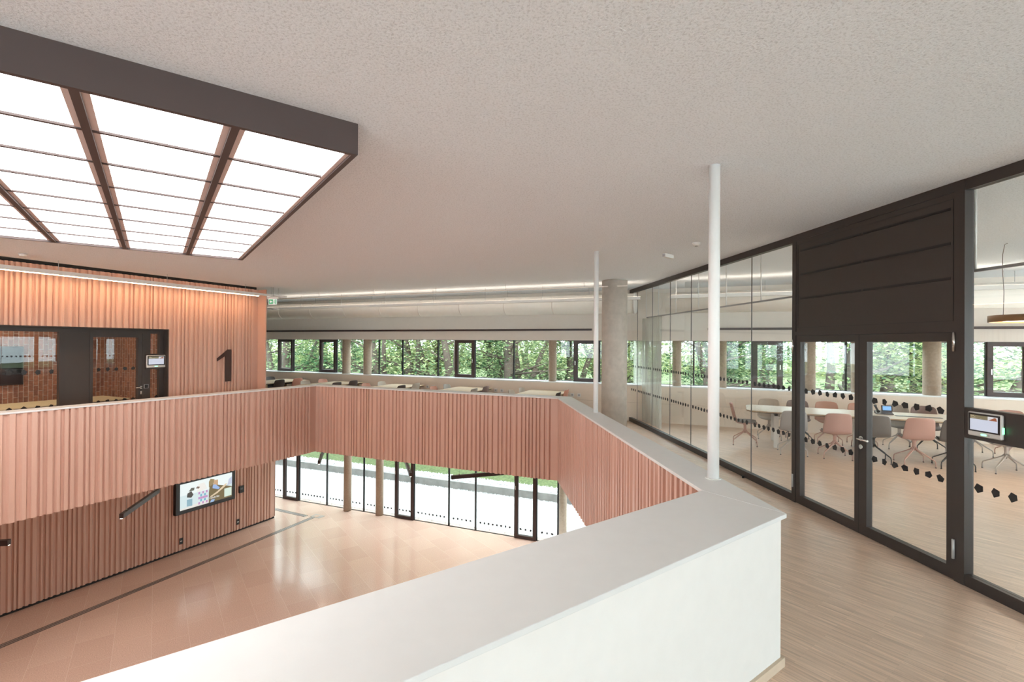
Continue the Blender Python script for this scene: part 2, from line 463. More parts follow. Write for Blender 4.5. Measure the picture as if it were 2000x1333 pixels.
# glazed front: frame
def front_piece(mb, px0, px1, z0, z1, o0=-.20, o1=-.12):
    s0, s1 = wl_s(px0, o1), wl_s(px1, o1)
    mb.wall(wl(s0, 0), wl(s1, 0), z0, z1, -o1, -o0)
D1 = thing('door_1', 'glazed door front with dark frames in the salmon ribbed wall', None, (*wl(sO1, -.16), 0), 0, kind='structure')
fz = .0; fh = zO - .0
mb = MB()
mb.wall(wl(sO0), wl(sO1), fh - .10, fh, .12, .2)
mb.wall(wl(sO0), wl(sO1), 0, .08, .12, .2)
mb.wall(wl(sO1 - .10), wl(sO1), .08, fh - .1, .12, .2)
front_piece(mb, 278, 294, .08, fh - .1)
front_piece(mb, 116, 127, .08, fh - .1)
mb.wall(wl(sO0), wl(sO0 + .1), .08, fh - .1, .12, .2)
mb.build('frame', M_FRAME, D1, True)
mb = MB(); mb.wall(wl(sO0), wl(sO1), fh - .012, fh + .004, -.045, .12); mb.wall(wl(sO1), wl(sO1 + .012), 0, fh, -.04, .12); mb.build('reveal', M_FRAME, D1, True)
mb = MB(); front_piece(mb, 127, 176, .08, fh - .1, -.19, -.13); mb.build('solid_panel', M_PANEL, D1, True)
mb = MB()
front_piece(mb, 176, 182, .09, fh - .1); front_piece(mb, 270, 277.5, .09, fh - .1); front_piece(mb, 182, 270, fh - .19, fh - .1); front_piece(mb, 182, 270, .09, .2)
leaf = mb.build('door_leaf', M_FRAME, D1, True)
def pane(parent, p0, p1, z0, z1, off, m=M_GLASS, name='pane', th=.012):
    mb = MB(); mb.wall(p0, p1, z0, z1, off, off + th); return mb.build(name, m, parent, True)
def wlp(px, off=-.16): return wl(wl_s(px, off), off)
pane(leaf, wlp(182), wlp(270), .2, fh - .19, 0)
pane(D1, wlp(294), wl(sO1 - .1, -.16), .08, fh - .1, 0)
pane(D1, wlp(-160), wlp(2), .08, fh - .1, 0)
pane(D1, wlp(3), wlp(116), .08, fh - .1, 0)
def pents(parent, p0, p1, z, off, step=.115, r=.036, seed=1, name='glass_markers', m=None, th=.003):
    rnd = random.Random(seed); mb = MB()
    p0 = Vector(p0[:2]); p1 = Vector(p1[:2]); L = (p1 - p0).length; d = (p1 - p0) / L; n = left(d)
    k = max(1, int(L / step)); 
    for zz in (z if isinstance(z, (list, tuple)) else [z]):
        rnd = random.Random(seed)
        for i in range(k):
            s = (i + .5) * L / k; a0 = rnd.random() * 6.28; w_ = rnd.uniform(.8, 1.15)
            pts = []
            for q in range(5):
                a = a0 + q * math.tau / 5 + rnd.uniform(-.22, .22); rr = r * rnd.uniform(.85, 1.15)
                pts.append((s + math.cos(a) * rr * w_, zz + math.sin(a) * rr))
            i0 = len(mb.v)
            for t in (off, off + th):
                for a, b in pts:
                    q = p0 + d * a + n * t; mb.v.append(Vector((q.x, q.y, b)))
            mb.f.append(tuple(i0 + x for x in range(5))); mb.f.append(tuple(i0 + 5 + x for x in range(4, -1, -1)))
            for x in range(5): y = (x + 1) % 5; mb.f.append((i0 + x, i0 + 5 + x, i0 + 5 + y, i0 + y))
            mb.sm += [False] * 7
    return mb.build(name, m or M_BLACK, parent, True)
pents(D1, wlp(3), wlp(114), [.83, 1.50], -.006, .17, .05, 3)
pents(leaf, wlp(184), wlp(268), [.83, 1.50], -.006, .135, .045, 4)
pents(D1, wlp(296), wlp(316), [.83, 1.50], -.006, .135, .045, 5)
# lever handle
hp = wlp(276, -.12); hd = WLd
mb = MB(); q0 = hp + WLn * .0; zz = z_at(276, 757, hp)
mb.tube([(hp.x, hp.y, zz), (*(hp + WLn * .06), zz), (*(hp + WLn * .06 - hd * .13), zz)], .011, 8)
mb.wall(hp - hd * .022, hp + hd * .022, zz - .03, zz + .03, -.008, 0); mb.wall(hp - hd * .018, hp + hd * .018, zz - .15, zz - .08, -.008, 0)
mb.build('handle', M_STEEL, leaf, True)
# mid rail in the narrow light + access reader
mb = MB(); z0 = z_at(300, 718, wlp(305)); z1 = z_at(300, 694, wlp(305))
mb.wall(wlp(284, -.12), wlp(326, -.12), z0 - .03, z1 + .03, -.02, .08); mb.build('device_rail', M_FRAME, D1, True)
def touch_panel(loc, d, wdt, hgt, label, scr=(.55, .58, .68)):
    """wall tablet: d = plan direction of its width seen from the front (left to right); built upright"""
    rz = math.atan2(d.y, d.x)
    t = thing('room_booking_panel', label, 'touch panel', loc, rz)
    mb = MB(); mb.box((-wdt / 2, -.03, -hgt / 2), (wdt / 2, 0, hgt / 2)); mb.build('housing', mat('silver_housing', (.62, .60, .58), .35, .2), t, bevel=.012)
    mb = MB(); mb.box((-wdt * .46, -.032, -hgt * .30), (wdt * .46, -.0301, hgt * .45)); mb.build('bezel', M_BLACK, t)
    mb = MB(); mb.box((-wdt * .40, -.034, -hgt * .24), (wdt * .40, -.0322, hgt * .22)); mb.build('screen', mat('screen_lilac', scr, .3, emit=scr, es=.12), t)
    mb = MB(); mb.box((-wdt * .40, -.034, hgt * .222), (wdt * .12, -.0322, hgt * .38)); mb.build('screen_header', mat('screen_olive', (.18, .15, .09), .3, emit=(.2, .17, .1), es=.1), t)
    mb = MB(); mb.box((wdt * .122, -.034, hgt * .222), (wdt * .40, -.0322, hgt * .38)); h = mb.build('screen_photo', mat('screen_sky', (.6, .6, .62), .3, emit=(.6, .6, .62), es=.1), t)
    mb = MB(); mb.quad((wdt * .14, -.0345, hgt * .225), (wdt * .39, -.0345, hgt * .225), (wdt * .36, -.0345, hgt * .35), (wdt * .32, -.0345, hgt * .36)); mb.build('roof_picture', mat('screen_rust', (.3, .1, .05), .3, emit=(.3, .1, .05), es=.1), h)
    mb = MB()
    for k, (a, b) in enumerate(((-.38, -.28), (-.38, -.24), (-.38, -.06))): mb.box((wdt * a, -.0345, hgt * (.345 - k * .045)), (wdt * b, -.0341, hgt * (.36 - k * .045)))
    mb.build('caption_lines', mat('caption', (.6, .57, .45), .4), t)
    mb = MB(); mb.box((-wdt * .08, -.033, -hgt * .43), (wdt * .07, -.0301, -hgt * .37)); mb.build('status_light', mat('green_led', (.3, 1, .5), .4, emit=(.15, 1, .35), es=1.2), t)
    mb = MB(); mb.box((wdt / 2, -.022, -hgt * .25), (wdt / 2 + .004, -.008, hgt * .0)); mb.build('side_light', MATS['green_led'], t)
    mb = MB(); mb.tube([(wdt * .14, -.0301, -hgt * .40), (wdt * .14, -.0335, -hgt * .40)], hgt * .035, 12); mb.build('button', M_GREYM, t)
    return t
pp = wlp(304, -.09)
touch_panel((*pp, (z0 + z1) / 2), WLd, wlp(324, -.09).__sub__(wlp(287, -.09)).length, z1 - z0, 'small silver booking tablet on the dark door frame of the salmon wall')
# wall switch on post
sp = wlp(286, -.12); zz = z_at(286, 755, sp)
mb = MB(); mb.wall(sp - WLd * .045, sp + WLd * .045, zz - .045, zz + .045, -.012, 0); o = thing('wall_switch', 'small black square switch on the dark post right of the left door handle', 'switch', (*sp, zz))
mb.build('surround', M_GREYM, o, True); mb = MB(); mb.wall(sp - WLd * .035, sp + WLd * .035, zz - .038, zz + .038, -.016, -.012); mb.build('rocker', M_BLACK, o, True)
# furniture in the brick room
def rect_table(name, label, c, d, ln, wd, h, top_m, leg_m, group=None, round_=0.0, legs=True, edge=True):
    """c plan centre, d long direction"""
    t = thing(name, label, 'table', (c.x, c.y, 0), math.atan2(d.y, d.x), group)
    def rr(l, w_, r):
        pts = []
        for sx, sy, a0 in ((1, 1, 0), (-1, 1, 90), (-1, -1, 180), (1, -1, 270)):
            for k in range(5):
                a = math.radians(a0 + k * 22.5); pts.append((sx * (l / 2 - r) + math.cos(a) * r, sy * (w_ / 2 - r) + math.sin(a) * r))
        return pts
    r = max(round_, .02)
    mb = MB(); mb.hexa(rr(ln, wd, r), h - .022, h); mb.build('tabletop', top_m, t)
    if edge: mb = MB(); mb.hexa(rr(ln - .03, wd - .03, r), h - .04, h - .022); mb.build('under_edge', M_EDGE, t)
    mb = MB(); 
    for sy in (-1, 1): mb.box((-ln / 2 + .15, sy * (wd / 2 - .2) - .02, h - .09), (ln / 2 - .15, sy * (wd / 2 - .2) + .02, h - .0401))
    for sx in (-1, 1): mb.box((sx * (ln / 2 - .22) - .02, -wd / 2 + .19, h - .09), (sx * (ln / 2 - .22) + .02, wd / 2 - .19, h - .0401))
    mb.build('underframe', M_EDGE, t)
    if legs:
        for sx in (-1, 1):
            for sy in (-1, 1):
                mb = MB(); mb.box((sx * (ln / 2 - .16) - .035, sy * (wd / 2 - .14) - .035, 0), (sx * (ln / 2 - .16) + .035, sy * (wd / 2 - .14) + .035, h - .0401)); mb.build('leg', leg_m, t)
    return t
tc = at_z(232, 770, .75).xy
rect_table('meeting_table', 'pale oak table seen through the left glass door, in the brick room', wl(sO1 - 1.3, -1.75), WLd, 2.4, 1.1, .75, mat('lit_oak', (.80, .66, .42), .45), M_OAK)  # the room's yellow light is put into the tabletop colour
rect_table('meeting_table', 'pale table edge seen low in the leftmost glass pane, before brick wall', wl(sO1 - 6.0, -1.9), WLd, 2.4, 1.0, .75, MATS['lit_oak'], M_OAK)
t = thing('wall_screen', 'large switched off black screen on the brick wall behind the left glass door', 'screen', (*wl(sO1 - 1.9, -3.6), 1.5), math.atan2(WLd.y, WLd.x))
mb = MB(); mb.box((-.8, -.08, -.45), (.8, -.001, .45)); mb.build('screen_body', M_BLACK, t, bevel=.01)
mb = MB(); mb.box((-.77, -.083, -.42), (.77, -.0805, .42)); mb.build('display', mat('dark_display', (.02, .02, .024), .12), t)

t = thing('added_fill_panel', 'unseen flat fill light added to brighten the brick walled room', 'ceiling light', (*wl(sO1 - 3.5, -1.9), ZC - .06), math.atan2(WLd.y, WLd.x))  # unseen lamp, added because the brick room came out dark
mb = MB(); mb.box((-2.6, -.3, 0), (2.6, .3, .06)); mb.build('housing', M_WHITE, t); mb = MB(); mb.box((-2.55, -.25, -.006), (2.55, .25, -.0005)); mb.build('diffuser', mat('warm_fill', (1, .9, .75), .5, emit=(1, .83, .62), es=3.2), t)
# long white lamp washing the wall
def wlamp(s, o, z): q = wl(s, o); return (q.x, q.y, z)
sa, sb, sc = sStart + .5, wl_s(505, .4), wl_s(558, .4)
t = thing('linear_wall_washer', 'long white suspended lamp with warm glow along the top of the salmon wall', 'lamp', (*wl(sa, .4), 3.33))
mb = MB(); mb.wall(wl(sa, .4), wl(sb, .4), 3.30, 3.375, -.045, .045); mb.build('housing', M_WHITE, t, True)
mb = MB(); mb.wall(wl(sb, .4), wl(sc, .4), 3.325, 3.375, -.03, .03); mb.build('end_rail', M_WHITE, t, True)
mb = MB(); mb.wall(wl(sa, .4), wl(sb, .4), 3.294, 3.2995, .0, .044); mb.build('led_strip', M_LEDWARM, t, True)
for k in range(9):
    s = sb - .4 - k * 1.9
    if s > sa: mb = MB(); mb.tube([wlamp(s, .4, 3.375), wlamp(s, .4, ZC)], .004, 6); mb.build('suspension_wire', M_GREYM, t, True)
mb = MB(); mb.tube([wlamp(sc - .25, .4, 3.375), wlamp(sc - .25, .4, ZC)], .004, 6); mb.build('suspension_wire', M_GREYM, t, True)

# exit sign
ep = wl(wl_s(532, .45), .45); ed = V2(1, -.05).normalized()
zt = z_at(532, 583, ep)
t = thing('exit_sign', 'green and white emergency exit sign with arrow and running figure below ceiling', 'exit sign', (ep.x, ep.y, 0), math.atan2(ed.y, ed.x))
hw = .115
mb = MB(); mb.box((-hw - .04, -.03, zt - .015), (hw + .05, .03, zt + .045)); mb.build('housing', M_WHITE, t, bevel=.006)
mb = MB(); mb.box((-hw, -.006, zt - .17), (hw, .006, zt - .0151)); pl_ = mb.build('sign_plate', mat('sign_white', (.9, .95, .92), .4, emit=(.9, .95, .92), es=.1), t)
G_ = mat('sign_green', (.0, .42, .16), .4, emit=(0, .42, .16), es=.12); Wt = mat('sign_symbol', (.95, .97, .95), .4, emit=(.95, .97, .95), es=.1)
mb = MB(); mb.box((-hw + .015, -.009, zt - .155), (.012, -.0061, zt - .03)); mb.build('arrow_field', G_, t)
mb = MB(); zc_ = zt - .0925; xc = -.045
mb.quad((xc - .038, -.0095, zc_), (xc + .002, -.0095, zc_ - .04), (xc + .002, -.0095, zc_ + .04)); mb.quad((xc + .002, -.0095, zc_ - .014), (xc + .04, -.0095, zc_ - .014), (xc + .04, -.0095, zc_ + .014), (xc + .002, -.0095, zc_ + .014))
mb.build('arrow', Wt, t)
mb = MB(); mb.box((.075, -.009, zt - .155), (hw - .012, -.0061, zt - .03)); mb.build('doorway_symbol', G_, t)
mb = MB(); X0 = .045
mb.tube([(X0 + .006, -.0062, zc_ + .045), (X0 + .006, -.0092, zc_ + .045)], .009, 10)
mb.quad((X0 - .01, -.009, zc_), (X0 + .008, -.009, zc_ - .004), (X0 + .016, -.009, zc_ + .03), (X0, -.009, zc_ + .034))
mb.quad((X0 - .008, -.009, zc_ + .002), (X0 + .004, -.009, zc_), (X0 - .012, -.009, zc_ - .05), (X0 - .022, -.009, zc_ - .048))
mb.quad((X0 - .002, -.009, zc_ + .002), (X0 + .008, -.009, zc_), (X0 + .022, -.009, zc_ - .045), (X0 + .012, -.009, zc_ - .05))
mb.build('running_figure', G_, t)
for sx in (-.02, .02): mb = MB(); mb.tube([(sx, 0, zt + .045), (sx, 0, ZC)], .003, 6); mb.build('suspension_wire', M_BLACK, t)

# number 1 on the wall
n1 = wl_s(441, .04)
def digit(): 
    mb = MB(); s0 = wl_s(424, .05); s1 = wl_s(452, .05); zb = z_at(446, 745, wl(s1)); zt = z_at(446, 683, wl(s1))
    h = zt - zb; wv = s1 - s0
    pts = [(s1 - .0, zb), (s1, zt), (s1 - wv * .28, zt), (s0, zt - h * .27), (s0 + .005, zt - h * .36), (s1 - wv * .42, zt - h * .20), (s1 - wv * .42, zb)]
    i = len(mb.v)
    for o_ in (.055, .042):
        for s, z in pts: q = wl(s, o_); mb.v.append(Vector((q.x, q.y, z)))
    n = len(pts)
    mb.f.append(tuple(i + k for k in range(n - 1, -1, -1))); mb.f.append(tuple(i + n + k for k in range(n)))
    for k in range(n): l = (k + 1) % n; mb.f.append((i + k, i + l, i + n + l, i + n + k))
    mb.sm += [False] * (n + 2)
    return mb
tag(digit().build('floor_number', mat('sign_brown', (.055, .026, .022), .5)), 'big dark brown number 1 fixed on the salmon ribbed wall', 'sign')

# ------------------------------------------------------------------ lower clad wall
LWp = at_z(0, 1207, ZL).xy; LWe = at_z(537, 1012, ZL).xy; LWd = (LWe - LWp).normalized(); LWn = -left(LWd)
LW0 = LWe - LWd * 22
mb = MB(); ribs(mb, LW0, LWe, ZL + .06, ZLC, 9); mb.wall(LWe, LWe + left(LWd) * .35, ZL + .06, ZLC, 0.001, .03)
mb.wall(LW0, LWe, ZL + .06, ZLC, .03, .35)
struct('wall_lower_left', mb, M_CLAD)
mb = MB(); mb.wall(LW0, LWe - LWd * .03, ZL, ZL + .06, .0, .3); struct('shadow_gap_lower', mb, M_SHADOW_GAP)  # near-black strip, painted for the shadow line under the ribs
def lw_s(px, off=0): return at_line(px, LWe + LWn * off, LWd)[1]
def lw(s, off=0): return LWe + LWd * s + LWn * off
# info screen
o1 = .16
sa, sb = lw_s(346, o1), lw_s(462, o1)
zb = z_at(352, 1008, lw(sa, o1)); 
zt_ = z_at(462, 918, lw(sb, o1))
t = thing('information_screen', 'large lit display in a black frame on the lower salmon wall', 'screen', (*lw((sa + sb) / 2, .04), (zb + zt_) / 2), math.atan2(LWd.y, LWd.x))
hw = (sb - sa) / 2; hh = (zt_ - zb) / 2
print('tv', hw * 2, hh * 2)
mb = MB(); mb.box((-hw, -.12, -hh), (hw, 0, hh)); mb.build('casing', M_BLACK, t, bevel=.01)
px0, px1, pz0, pz1 = -hw + .11, hw - .11, -hh + .11, hh - .05
scr = MB(); scr.box((px0, -.125, pz0), (px1, -.1205, pz1)); S_ = scr.build('display', mat('tv_pale', (.62, .74, .76), .3, emit=(.62, .74, .76), es=.16), t)
W_, H_ = px1 - px0, pz1 - pz0
def patch(name, pts, col, lay, mname):
    mb = MB(); mb.quad(*[(px0 + a * W_, -.125 - .0006 * lay, pz0 + b * H_) for a, b in pts]); mb.build(name, mat(mname, col, .3, emit=col, es=.16), S_)
patch('picture_sky', [(0, .55), (1, .55), (1, 1), (0, 1)], (.78, .86, .86), 1, 'tv_sky')
patch('picture_bench', [(.0, 0), (.55, 0), (.52, .16), (0, .05)], (.75, .72, .68), 1, 'tv_bench')
patch('picture_wood', [(.53, 0), (1, 0), (1, .42), (.9, .5), (.55, .75), (.53, .4)], (.16, .12, .05), 2, 'tv_brown')
patch('picture_hair', [(.53, .62), (.62, .72), (.64, .9), (.56, .95), (.53, .85)], (.30, .22, .10), 3, 'tv_hair')
patch('picture_face', [(.62, .62), (.71, .64), (.71, .85), (.63, .86)], (.55, .36, .2), 4, 'tv_skin')
patch('picture_sleeve', [(.60, .55), (.72, .45), (.75, .5), (.66, .68), (.61, .68)], (.3, .45, .75), 5, 'tv_blue')
patch('picture_arm', [(.70, .3), (.86, .5), (.9, .6), (.86, .6), (.70, .38), (.56, .25), (.56, .2)], (.72, .58, .4), 5, 'tv_skin2')
patch('picture_shoulder', [(.9, .5), (1, .55), (1, .85), (.93, .75)], (.5, .55, .68), 4, 'tv_grey')
patch('picture_machine', [(.12, .45), (.2, .40), (.24, .5), (.2, .66), (.13, .6)], (.05, .045, .04), 3, 'tv_dark')
patch('picture_machine_top', [(.15, .66), (.25, .66), (.26, .76), (.2, .78)], (.12, .12, .1), 3, 'tv_dark2')
patch('picture_tool', [(.12, .1), (.22, .08), (.22, .35), (.12, .36)], (.25, .42, .5), 3, 'tv_teal')
patch('picture_hat', [(.30, .55), (.5, .6), (.44, .88), (.33, .85)], (.80, .78, .74), 3, 'tv_cream')
patch('picture_hat_brim', [(.28, .72), (.34, .68), (.36, .74), (.31, .78)], (.2, .13, .1), 4, 'tv_brim')
for i in range(5):
    for j in range(5):
        if (i + j) % 2 == 0 or j == 2:
            patch('shirt_check', [(.33 + i * .036, .05 + j * .1), (.363 + i * .036, .05 + j * .1), (.363 + i * .036, .14 + j * .1), (.33 + i * .036, .14 + j * .1)], (.15, .42, .55) if j % 2 else (.5, .25, .5), 5, 'tv_check%d' % (j % 2))
patch('picture_card', [(.84, .06), (.99, .06), (.99, .40), (.84, .40)], (.62, .75, .66), 6, 'tv_card')
patch('picture_note', [(.55, .0), (.63, .0), (.65, .09), (.58, .1)], (.3, .45, .7), 6, 'tv_blue2')
mb = MB()
for k, (a, h_) in enumerate(((.545, .07), (.57, .05), (.592, .07), (.615, .05), (.637, .07), (.66, .05), (.684, .08), (.705, .05), (.722, .05))):
    mb.quad(*[(px0 + x * W_, -.1295, pz0 + z * H_) for x, z in ((a, .14), (a + .014, .14), (a + .014, .14 + h_), (a, .14 + h_))])
mb.build('caption_lettering', Wt, S_)
# control box and sockets
q = lw_s(469, .05); q2 = lw_s(478, .05); z1 = z_at(473, 950, lw(q, .05)); z0 = z_at(473, 963, lw(q, .05))
t = thing('control_box', 'small black control box on the lower salmon wall right of the display', 'control box', (*lw((q + q2) / 2, .036), (z0 + z1) / 2), math.atan2(LWd.y, LWd.x))
mb = MB(); mb.box((-(q2 - q) / 2, -.05, -(z1 - z0) / 2), ((q2 - q) / 2, 0, (z1 - z0) / 2)); mb.build('box_body', M_BLACK, t)
mb = MB(); mb.box((-(q2 - q) * .3, -.053, -.01), ((q2 - q) * .2, -.0501, (z1 - z0) * .25)); mb.build('label_plate', mat('dim_grey', (.12, .12, .13), .4), t)
for (px, py, lbl) in ((357, 1057, 'small black wall socket low on the lower salmon wall, below the display'), (467.5, 1019.5, 'small black wall socket low on the salmon wall, near its right end')):
    s = lw_s(px, .04); z = z_at(px, py, lw(s, .04))
    t = thing('wall_socket', lbl, 'socket', (*lw(s, .036), z), math.atan2(LWd.y, LWd.x), 'black sockets on the lower wall')
    mb = MB(); mb.box((-.045, -.012, -.085), (.045, 0, .085)); mb.build('cover_plate', M_BLACK, t)
    mb = MB(); mb.box((-.025, -.014, -.012), (.025, -.0121, .012)); mb.build('white_tab', M_WHITE, t)

# floor channel grate
def strip(name, p, q, wd, label):
    t = thing(name, label, 'floor channel', (*p, ZL))
    mb = MB(); mb.wall(p, q, ZL + .0005, ZL + .003, -wd / 2, wd / 2); mb.build('channel_plate', mat('bronze_plate', (.30, .24, .21), .35, .2), t, True)
    for k in (-1, 0, 1):
        mb = MB(); mb.wall(p, q, ZL + .003, ZL + .005, k * wd * .42 - .009, k * wd * .42 + .009); mb.build('slot_line', M_EDGE, t, True)
p0 = at_z(0, 1264, ZL).xy; p1 = at_z(612, 1011, ZL).xy; d_ = (p1 - p0).normalized()
strip('floor_channel', p0 - d_ * 3, p1, .16, 'long dark metal floor channel parallel to the lower salmon wall')
p2 = at_z(536, 995, ZL).xy; p3 = at_z(598, 1009, ZL).xy; d_ = (p3 - p2).normalized()
strip('floor_channel', p2 - d_ * 2, p3, .16, 'short metal floor channel meeting the long one near the window columns')
p4 = at_z(620, 1009, ZL).xy
t = thing('floor_box', 'small square metal floor box at the corner where floor channels meet', 'floor box', (*p4, ZL), math.atan2(d_.y, d_.x))
mb = MB(); mb.box((-.2, -.13, .0005), (.22, .13, .004)); mb.build('rim', MATS['bronze_plate'], t); mb = MB(); mb.box((-.12, -.08, .004), (.08, .08, .006)); mb.build('lid', MATS['terracotta_tiles'], t)

# hanging dark linear lamps under the lower ceiling
def pend_lamp(pa, pb, z, label, wires=(.12, .88)):
    a = at_z(*pa, z); b = at_z(*pb, z); 
    return pend_lamp3(a, b, z, label, wires)
def pend_lamp3(a, b, z, label, wires=(.12, .88)):
    t = thing('linear_pendant', label, 'lamp', tuple(a), 0, 'dark linear pendants under the lower ceiling')
    mb = MB(); mb.bar(a, b, .07, .09); mb.build('housing', M_FRAME2, t, True)
    mb = MB(); a2 = a.copy(); b2 = b.copy(); a2.z -= .0455; b2.z -= .0455; mb.bar(a2, b2, .04, .002); mb.build('diffuser', M_LEDS, t, True)
    for k in wires:
        p = a.lerp(b, k); mb = MB(); mb.tube([(p.x, p.y, z + .045), (p.x, p.y, ZLC)], .003, 6); mb.build('suspension_wire', M_GREYM, t, True)
        mb = MB(); mb.tube([(p.x, p.y, z + .045), (p.x, p.y, z + .07)], .015, 8); mb.build('wire_clamp', M_STEEL, t, True)
pend_lamp((237, 1009), (309, 959), -1.25, 'dark linear pendant lamp left of the display, slanting behind the ribbed fascia')
a = at_z(18, 1060, -1.25); pend_lamp3(a, a + Vector((-1.6, -.3, 0)), -1.25, 'end of a dark linear pendant lamp at the left edge of the photo')
a = at_z(623, 904, -1.25); b = at_z(634, 875, -1.25); pend_lamp3(a, a + (b - a).normalized() * 1.9, -1.25, 'dark linear pendant lamp before the lawn, leftmost of those before the windows')
a = at_z(802, 928, -1.25); b = at_z(793, 903, -1.25); pend_lamp3(a, a + (b - a).normalized() * 1.9, -1.25, 'dark linear pendant lamp hanging between the two frames of the middle glass door')
a = at_z(881, 933, -1.25); b = at_z(988, 924, -1.25); pend_lamp3(a, b + (b - a).normalized() * .3, -1.25, 'dark linear pendant lamp lying almost level across the lawn view')

# ------------------------------------------------------------------ upper window facade
ZS, ZH = .99, 2.19
sL = fac_px(511, .15)
FL, FR = XL / .9263, XR / .9263
OFI = -.25
mb = MB(); mb.wall(fac(FL), fac(FR), 0, ZS - .03, OFI, .3); struct('wall_back', mb, M_CREAM)
mb = MB(); mb.wall(fac(FL), fac(FR), .50, .504, OFI - .003, OFI); struct('trim_1', mb, mat('seam', (.45, .36, .28), .6))
mb = MB(); mb.wall(fac(FL), fac(FR), 2.46, ZC, OFI, .3); struct('wall_back_upper', mb, M_PALE)
mb = MB(); mb.wall(fac(FL), fac(FR), ZH, 2.459, OFI - .05, .3); struct('trim_2', mb, mat('blind_box', (.77, .69, .62), .6))
mb = MB(); mb.wall(fac(FL), fac(FR), ZS - .03, ZS, OFI - .02, .3); struct('trim_3', mb, M_SILL)
mb = MB(); q = fac(sL, 0); mb.hexa([fac(sL, .28), fac(sL - .25, .28), fac(sL - .25, -5), fac(sL, -5)], ZS if False else 0, ZC); struct('wall_side', mb, M_WHITE)
OG = .15
wn = [0]
def handle(parent, p, z, n, long_=.12):
    mb = MB(); q = p
    mb.tube([(*(q), z), (*(q - FN * .05), z), (*(q - FN * .05), z - long_)], .012, 6); mb.build('handle', M_STEEL, parent, True)
def win(px0, px1, z0, z1, sash, off=OG, hside=0, s=None, fw_=.045):
    wn[0] += 1
    s0, s1 = (fac_px(px0, off), fac_px(px1, off)) if s is None else s
    t = thing('window_%d' % wn[0], None, None, (*fac((s0 + s1) / 2, off), z0), 0, kind='structure')
    f = MB(); w_ = .10 if sash else .022
    dp = (-.06, .04) if sash else (-.02, .03)
    P = lambda s_: fac(s_, off)
    g = .0005
    f.wall(P(s0 + g), P(s0 + w_), z0, z1, *dp); f.wall(P(s1 - w_), P(s1 - g), z0, z1, *dp)
    hb = w_ if sash else .012
    f.wall(P(s0 + w_), P(s1 - w_), z0, z0 + hb, *dp); f.wall(P(s0 + w_), P(s1 - w_), z1 - hb, z1, *dp)
    f.build('window_frame', M_FRAME2 if sash else M_BLACK, t, True)
    pane(t, P(s0 + w_), P(s1 - w_), z0 + hb, z1 - hb, 0, M_GLASSW)
    if sash:
        f = MB(); i0, i1 = s0 + w_, s1 - w_
        f.wall(P(i0), P(i0 + .012), z0 + hb, z1 - hb, -.03, -.002); f.wall(P(i1 - .012), P(i1), z0 + hb, z1 - hb, -.03, -.002)
        f.build('glazing_bead', M_FRAME2, t, True)
        hp_ = P(s0 + .05 if hside < 0 else s1 - .05) - FN * .06
        handle(t, hp_, z0 + (z1 - z0) * .5, 1)
    return t
edges = [511, 545, 574, 626, 658, 741, 787, 856, 890, 928, 1004, 1122, 1171, 1262, 1355, 1470, 1527, 1652, 1853, 1926, 2010]
sash = {(545, 574): 1, (626, 658): -1, (890, 928): 1, (1122, 1171): -1, (1470, 1527): 1, (1926, 2010): -1}
for a, b in zip(edges, edges[1:]):
    win(a, b, ZS, ZH, (a, b) in sash, hside=sash.get((a, b), 0))
s_last = fac_px(2010, OG)
s = s_last
while s < FR - .5:
    e = min(s + 2.2, FR); win(0, 0, ZS, ZH, False, s=(s, e)); s = e
cols = [(677, 15, 'left of the pair of columns by the reading tables'), (718, 15, 'right of the pair of columns by the reading tables'), (1079.5, 15, 'behind the nearest reading table'),
        (1322, 16, 'just right of the curtain in the glass room'), (1412, 13, 'seen right beside the nearest white pole'), (1581, 20, 'seen at the left side of the left door leaf'),
        (1676, 22, 'seen at the right side of the left door leaf'), (1820, 27, 'seen through the right door leaf')]
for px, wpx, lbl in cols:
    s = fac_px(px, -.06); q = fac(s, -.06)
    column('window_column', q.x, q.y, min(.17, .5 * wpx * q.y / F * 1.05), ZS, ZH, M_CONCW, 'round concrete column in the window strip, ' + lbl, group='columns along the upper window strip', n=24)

# duct, rod, linear lamps, pipe, sockets
def seg(name, label, cat, s0, s1, off, z, r, m, n=24, group=None):
    t = thing(name, label, cat, (*fac(s0, off), z), 0, group)
    mb = MB(); mb.tube([(*fac(s0, off), z), (*fac(s1, off), z)], r, n); mb.build('duct_body' if 'duct' in name else 'body', m, t, True)
    return t
sA, sB2 = fac_px(470, -1.3), fac_px(1238, -1.3)
t = seg('ventilation_duct', 'large round white ventilation duct above the reading tables', 'duct', sA, sB2, -1.3, 3.12, .25, M_DUCT)
for k in range(10):
    s = sA + (sB2 - sA) * (k + .5) / 10; mb = MB(); mb.tube([(*fac(s - .02, -1.3), 3.12), (*fac(s + .02, -1.3), 3.12)], .253, 24); mb.build('joint_ring', M_DUCT, t, True)
mb = MB(); s = sB2; mb.tube([(*fac(s, -1.3), 3.12), (*fac(s + .05, -1.3), 3.12)], .265, 24); mb.build('end_collar', M_WHITE, t, True)
for k in range(6):
    s = sA + (sB2 - sA) * (k + .5) / 6; mb = MB(); mb.tube([(*fac(s, -1.3), 3.37), (*fac(s, -1.3), ZC)], .005, 6); mb.build('hanger', M_GREYM, t, True)
sC, sD = fac_px(1300, -1.3), fac_px(2080, -1.3)
t = seg('ventilation_duct', 'round white ventilation duct inside the glass meeting room', 'duct', sC, sD, -1.3, 3.10, .25, M_DUCT)
for k in range(5):
    s = sC + (sD - sC) * (k + .5) / 5; mb = MB(); mb.tube([(*fac(s, -1.3), 3.35), (*fac(s, -1.3), ZC)], .005, 6); mb.build('hanger', M_GREYM, t, True)
